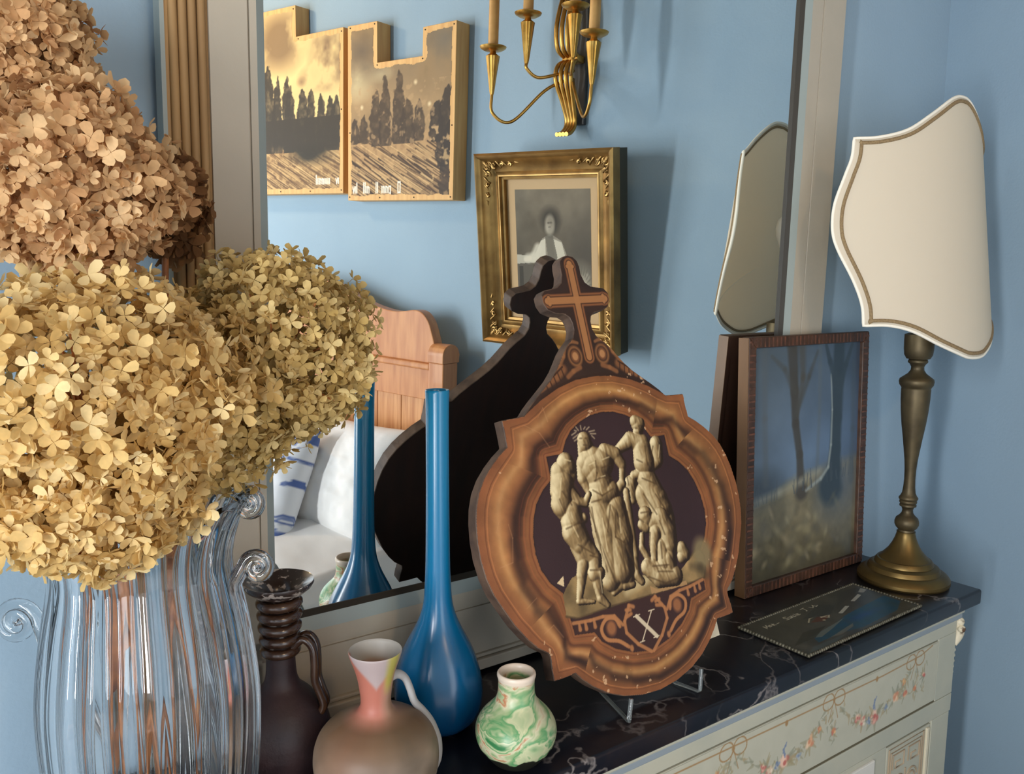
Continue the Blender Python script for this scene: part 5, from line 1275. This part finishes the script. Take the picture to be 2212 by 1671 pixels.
# corner ornaments: scrolls, rosettes and leaves
for sx, sz in ((0, 0), (1, 0), (0, 1), (1, 1)):
    mb = MB()
    def q_(a, z, h): return ((GW-a) if sx else a, h, (GH-z) if sz else z)
    for base_ in (0, 1):
        for k in range(4):
            cc = .026+.026*k; rr = .011-.0018*k
            pts = [(cc+rr*(1-.09*j)*math.cos(j*.62+k), .030+rr*(1-.09*j)*math.sin(j*.62+k)) for j in range(11)]
            pts = [((b_, a_) if base_ else (a_, b_)) for a_, b_ in pts]
            mb.tube([q_(a_, z_, .013) for a_, z_ in pts], .0032, 6)
        for k in range(6):
            a_ = .018+.019*k; pts = [(a_, .016+.002*(k % 2)), (a_+.008, .024), (a_+.017, .040-.003*k)]
            pts = [((b_, c_) if base_ else (c_, b_)) for c_, b_ in pts]
            mb.tube([q_(x, z, .016-.001*k) for x, z in pts], [.0042, .0036, .0010], 6)
    mb.ball(q_(.030, .030, .012), .008, 8, 6)
    for j in range(6): mb.ball(q_(.030+.010*math.cos(j*1.047), .030+.010*math.sin(j*1.047), .011), .0045, 6, 5)
    mb.obj('corner_ornament', m_gold, gf, smooth=60)
MB().box(.064, GW-.064, -.0195, -.0175, .064, GH-.064).obj('mount', pmat('pale_card_mount', (196, 164, 122), .8), gf)
P = Paint(.092, GW-.092, .092, GH-.092, .0014, (120, 112, 98))
n = P.noise(14, 71, 5); X, Y = P.X-.092, P.Y-.092; w0, h0 = GW-.184, GH-.184
P.c = (np.array((112, 103, 88))/255)*(.62+.45*n+.30*np.clip(Y/h0-.3, 0, 1))[..., None]
P.blend((84, 78, 70), np.clip(1-np.hypot((X-w0*.95)/.10, (Y-h0*.45)/.16), 0, 1)*.9)
def g(a, c_): return (.092+a*w0, .092+c_*h0)
LT, MD, DK2 = (206, 198, 178), (150, 142, 126), (58, 54, 48)
P.poly([g(0, .05), g(.20, .05), g(.22, .38), g(.0, .40)], (96, 90, 80), .9); P.poly([g(0, .38), g(.30, .40), g(.34, .44), g(0, .46)], LT, .8); P.poly([g(.03, .05), g(.08, .05), g(.08, .36), g(.03, .36)], DK2, .6)
P.poly([g(.22, .05), g(.30, .35), g(.26, .46), g(.36, .60), g(.48, .64), g(.62, .58), g(.70, .44), g(.66, .20), g(.70, .05)], MD, .95)
P.poly([g(.30, .40), g(.26, .47), g(.34, .58), g(.40, .60), g(.40, .40), g(.46, .10), g(.34, .10)], LT, .9); P.poly([g(.50, .60), g(.62, .57), g(.68, .42), g(.60, .12), g(.54, .30)], LT, .85)
P.poly([g(.40, .62), g(.50, .64), g(.56, .45), g(.50, .20), g(.44, .40)], (110, 104, 92), .9)
P.line([g(.30, .52), g(.24, .44), g(.16, .43)], .012, LT, .85); P.line([g(.18, .43), g(.12, .42)], .006, (214, 204, 182), .9)
P.dot(*g(.475, .755), .027, .027, DK2, .85, .5); P.dot(*g(.50, .72), .018, .026, DK2, .6, .6); P.dot(*g(.468, .722), .0150, .0220, (150, 141, 124), .95, .25); P.dot(*g(.462, .678), .0125, .0140, (172, 164, 146), .85, .4); P.dot(*g(.452, .728), .0035, .002, DK2, .8, .6); P.dot(*g(.482, .730), .0035, .002, DK2, .8, .6); P.dot(*g(.485, .715), .007, .020, (120, 112, 98), .5, .8); P.line([g(.452, .694), g(.474, .695)], .0014, (96, 88, 78), .7, .8)
P.dot(*g(.86, .20), .036, .052, (152, 144, 126), .9, .5); P.dot(*g(.86, .16), .024, .034, (186, 178, 158), .9, .5); P.dot(*g(.84, .20), .0035, .0025, DK2); P.dot(*g(.90, .20), .0035, .0025, DK2); P.dot(*g(.87, .125), .007, .005, DK2); P.line([g(.82, .10), g(.87, .11), g(.92, .10)], .0014, DK2, .8); P.dot(*g(.78, .30), .008, .009, MD); P.dot(*g(.94, .30), .008, .009, MD)
for k in range(26):
    a_ = k/26*6.28; P.line([g(.86+.10*math.cos(a_), .20+.12*math.sin(a_)), g(.86+.16*math.cos(a_), .20+.20*math.sin(a_))], .0014, (104, 98, 86), .7)
me = P.mesh('engraving', lambda X_, Y_, H_: np.stack([X_, np.full_like(X_, -.0170), Y_], 1))
link('engraving', me, vcol_mat('engraving_ink', .7, .2), gf)

# ------------------------------------------------------------------ bed against the right wall
bed = thing('wooden_bed', 'carved pine bed with a curved headboard against the blue wall', 'bed'); bed.matrix_world = on_wall(1.26, 0.0, FLOOR)
def bz(z): return z-FLOOR
m_pinew = pmat('honey_pine', (198, 136, 84), 0.42, c2=(176, 112, 66), scale=5, stretch=(10, 10, 1.2), bump=.06, coat=.15)
m_pinew2 = pmat('light_pine_plank', (206, 150, 98), 0.42, c2=(176, 116, 68), scale=6, stretch=(14, 14, 1), coat=.15)
# local a: 0 at s=1.26, negative towards larger s (away from the mirror)
BW = 1.06
hh = [(0.004, .262), (-.004, .285), (-.020, .322), (-.045, .346), (-.075, .352), (-.110, .347), (-.150, .343), (-.200, .347), (-.265, .360), (-.340, .385), (-.430, .412), (-.53, .420)]
hh = spline(hh, 40); full = hh+[(-BW-a, z) for a, z in hh[::-1][1:]]
top_ = [(0.0, .205)]+full+[(-BW, .205)]
MB().prism([(a, bz(z)) for a, z in top_], lambda a, z, h: (a, h, z), .075, .110).obj('headboard_crest', m_pinew, bed, bevel=.003)
MB().box(-BW, 0.0, .070, .125, bz(.188), bz(.206)).obj('moulding', m_pinew, bed, bevel=.005)
MB().box(-BW, 0.0, .078, .112, bz(.10), bz(.188)).obj('upper_rail', m_pinew, bed, bevel=.002)
for k in range(10):
    a0 = -BW+.03+(BW-.06)/10*k
    MB().box(a0+.001, a0+(BW-.06)/10-.001, .088, .102, bz(-.10), bz(.10)).obj('panel_plank', m_pinew2, bed, bevel=.002)
MB().box(-.03, 0, .078, .112, bz(-.14), bz(.10)).obj('panel_stile', m_pinew, bed, bevel=.002)
MB().box(-BW, -BW+.03, .078, .112, bz(-.14), bz(.10)).obj('panel_stile', m_pinew, bed, bevel=.002)
MB().box(-BW, 0, .078, .112, bz(-.22), bz(-.10)).obj('lower_rail', m_pinew, bed, bevel=.002)
for a0 in (0.0, -BW-.055):
    cap = [(a0, bz(.215)), (a0+.055, bz(.215))]
    prof_p = [(.062, bz(.212)), (.062, bz(.235))]+[(.0965+.0345*math.cos(t_), bz(.235)+.030*math.sin(t_)) for t_ in np.linspace(math.pi, 0, 14)]+[(.131, bz(.212))]
    MB().prism(prof_p, lambda h, z, a: (a, h, z), a0-.002, a0+.057).obj('post_cap', m_pinew, bed, bevel=.002)
    MB().box(a0, a0+.055, .066, .127, 0.001, bz(.212)).obj('post', m_pinew, bed, bevel=.003)
MB().box(-BW-.03, -BW, .127, 2.05, bz(-.62), bz(-.45)).obj('side_rail', m_pinew, bed, bevel=.003)
MB().box(-.006, .024, .127, 2.05, bz(-.62), bz(-.45)).obj('side_rail', m_pinew, bed, bevel=.003)
MB().box(-BW-.055, .055, 2.05, 2.10, 0.001, bz(-.25)).obj('footboard', m_pinew, bed, bevel=.004)
# mattress with white sheet hanging down the side
m_sheet = pmat('white_linen', (236, 234, 232), .9, bump=.2, bscale=40)
ba = tag(MB().box(-BW+.005, -.012, .130, 2.045, bz(-.60), bz(-.33)).obj('mattress', m_sheet, None, bevel=.02), 'thick white mattress lying in the pine bed', 'mattress')
ba.matrix_world = bed.matrix_world.copy()
def sheet_pt(U, V):
    """U 0..1 across from the far side over the top then down the near side; V 0..1 from headboard to foot"""
    L1 = BW-.02; L2 = .46; s = U*(L1+L2)
    top = np.minimum(s, L1); down = np.maximum(s-L1, 0)
    h = .150+V*1.80
    w = vnoise(U*5, V*9, 1.0, 91, 4)-.5; w2 = vnoise(U*2+5, V*3, 1.0, 92, 3)-.5
    z = bz(-.315)+.035*w+.03*w2+np.where(down > 0, 0, .05*np.exp(-((top-L1*.75)/.2)**2))
    fold = .022*np.sin(h*26+3*w2*4)*np.clip(down/.25, 0, 1)
    a = -BW+.012+top+.012+np.clip(down/.05, 0, 1)*.042+fold+.01*w
    z = z-down
    return np.stack([a, h, z], -1)
U, V = np.meshgrid(np.linspace(0, 1, 120), np.linspace(0, 1, 130))
me = grid_mesh('white_sheet', sheet_pt(U.ravel(), V.ravel()), 120, 130)
sh = tag(link('bed_sheet', me, m_sheet, None, smooth=True), 'rumpled white sheet spread over the bed and hanging down its side', 'sheet'); sh.matrix_world = bed.matrix_world.copy()
sh.modifiers.new('cloth', 'SOLIDIFY').thickness = .004
def pillow(name, label, w_, h_, th_, mtx, mat, pat=None, group=None):
    NU = 70; U, V = np.meshgrid(np.linspace(-1, 1, NU), np.linspace(-1, 1, NU))
    puff = np.clip(1-U**4, 0, 1)**.55*np.clip(1-V**4, 0, 1)**.55
    ed = 1-.06*(1-np.abs(U))*0
    X = U*w_/2*(1-.07*(1-V**2)*np.abs(U)**3); Z = V*h_/2*(1-.07*(1-U**2)*np.abs(V)**3)
    wr = (vnoise(U*4+9, V*4+9, 1.0, 33, 4)-.5)*.02
    v1 = np.stack([X, th_/2*puff+wr*puff, Z], -1).reshape(-1, 3); v2 = np.stack([X, -th_/2*puff, Z], -1).reshape(-1, 3)
    m1 = grid_mesh(name, np.concatenate([v1]), NU, NU, None, None if pat is None else pat(U.ravel(), V.ravel()))
    bm = bmesh.new(); bm.from_mesh(m1)
    m2 = grid_mesh(name+'_b', v2, NU, NU, None, None if pat is None else pat(U.ravel(), V.ravel())); bm.from_mesh(m2)
    bmesh.ops.remove_doubles(bm, verts=bm.verts, dist=1e-5); bmesh.ops.recalc_face_normals(bm, faces=bm.faces); bm.to_mesh(m1); bm.free()
    bpy.data.meshes.remove(m2)
    o = tag(link(name, m1, mat, None, smooth=True), label, 'pillow', group); o.matrix_world = bed.matrix_world @ mtx
    return o
pillow('pillow', 'plump white pillow leaning on the pine headboard', .46, .36, .20, Matrix.Translation((-.245, .225, bz(-.150))) @ Matrix.Rotation(math.radians(20), 4, 'X'), m_sheet)
def toile(u, v):
    c = np.empty((len(u), 3)); c[:] = (232, 234, 240)
    n = vnoise(u*3.2+3, v*3.2+3, 1.0, 41, 4); n2 = vnoise(u*7+3, v*7+3, 1.0, 43, 3)
    k = np.clip((np.abs(n-.5)*-1+.045)/.02, 0, 1)+np.clip((n2-.62)/.03, 0, 1)
    k = np.clip(k, 0, 1)[:, None]; c = c*(1-k)+np.array((92, 112, 168))*k
    return s2l(c/255)
pillow('pillow', 'white pillow printed with blue leaves beside the white pillow', .42, .36, .15, Matrix.Translation((-.430, .40, bz(-.155))) @ Matrix.Rotation(math.radians(24), 4, 'X'), vcol_mat('blue_toile', .9, .2, bump=.1, bscale=60), toile)

# warm lamp hanging at the far end of the room (the amber light on the boards)
pend = thing('pendant_lamp', 'round warm glass pendant lamp hanging at the far end of the room', 'lamp', W(2.35, .75, 1.42))
mw, nt, b = newmat('warm_globe'); b.inputs['Emission Color'].default_value = (1.0, .68, .38, 1); b.inputs['Emission Strength'].default_value = 95.0; b.inputs['Base Color'].default_value = (1, .9, .8, 1)
MB().ball((0, 0, 0), .075, 24, 16).obj('globe', mw, pend, smooth=80)
MB().tube([(0, 0, .073), (0, 0, CEIL-1.42-.02)], .003, 6).obj('cord', m_white, pend)
MB().lathe([(.045, CEIL-1.42-.022), (.045, CEIL-1.42-.001)], 24).obj('ceiling_rose', m_white, pend)
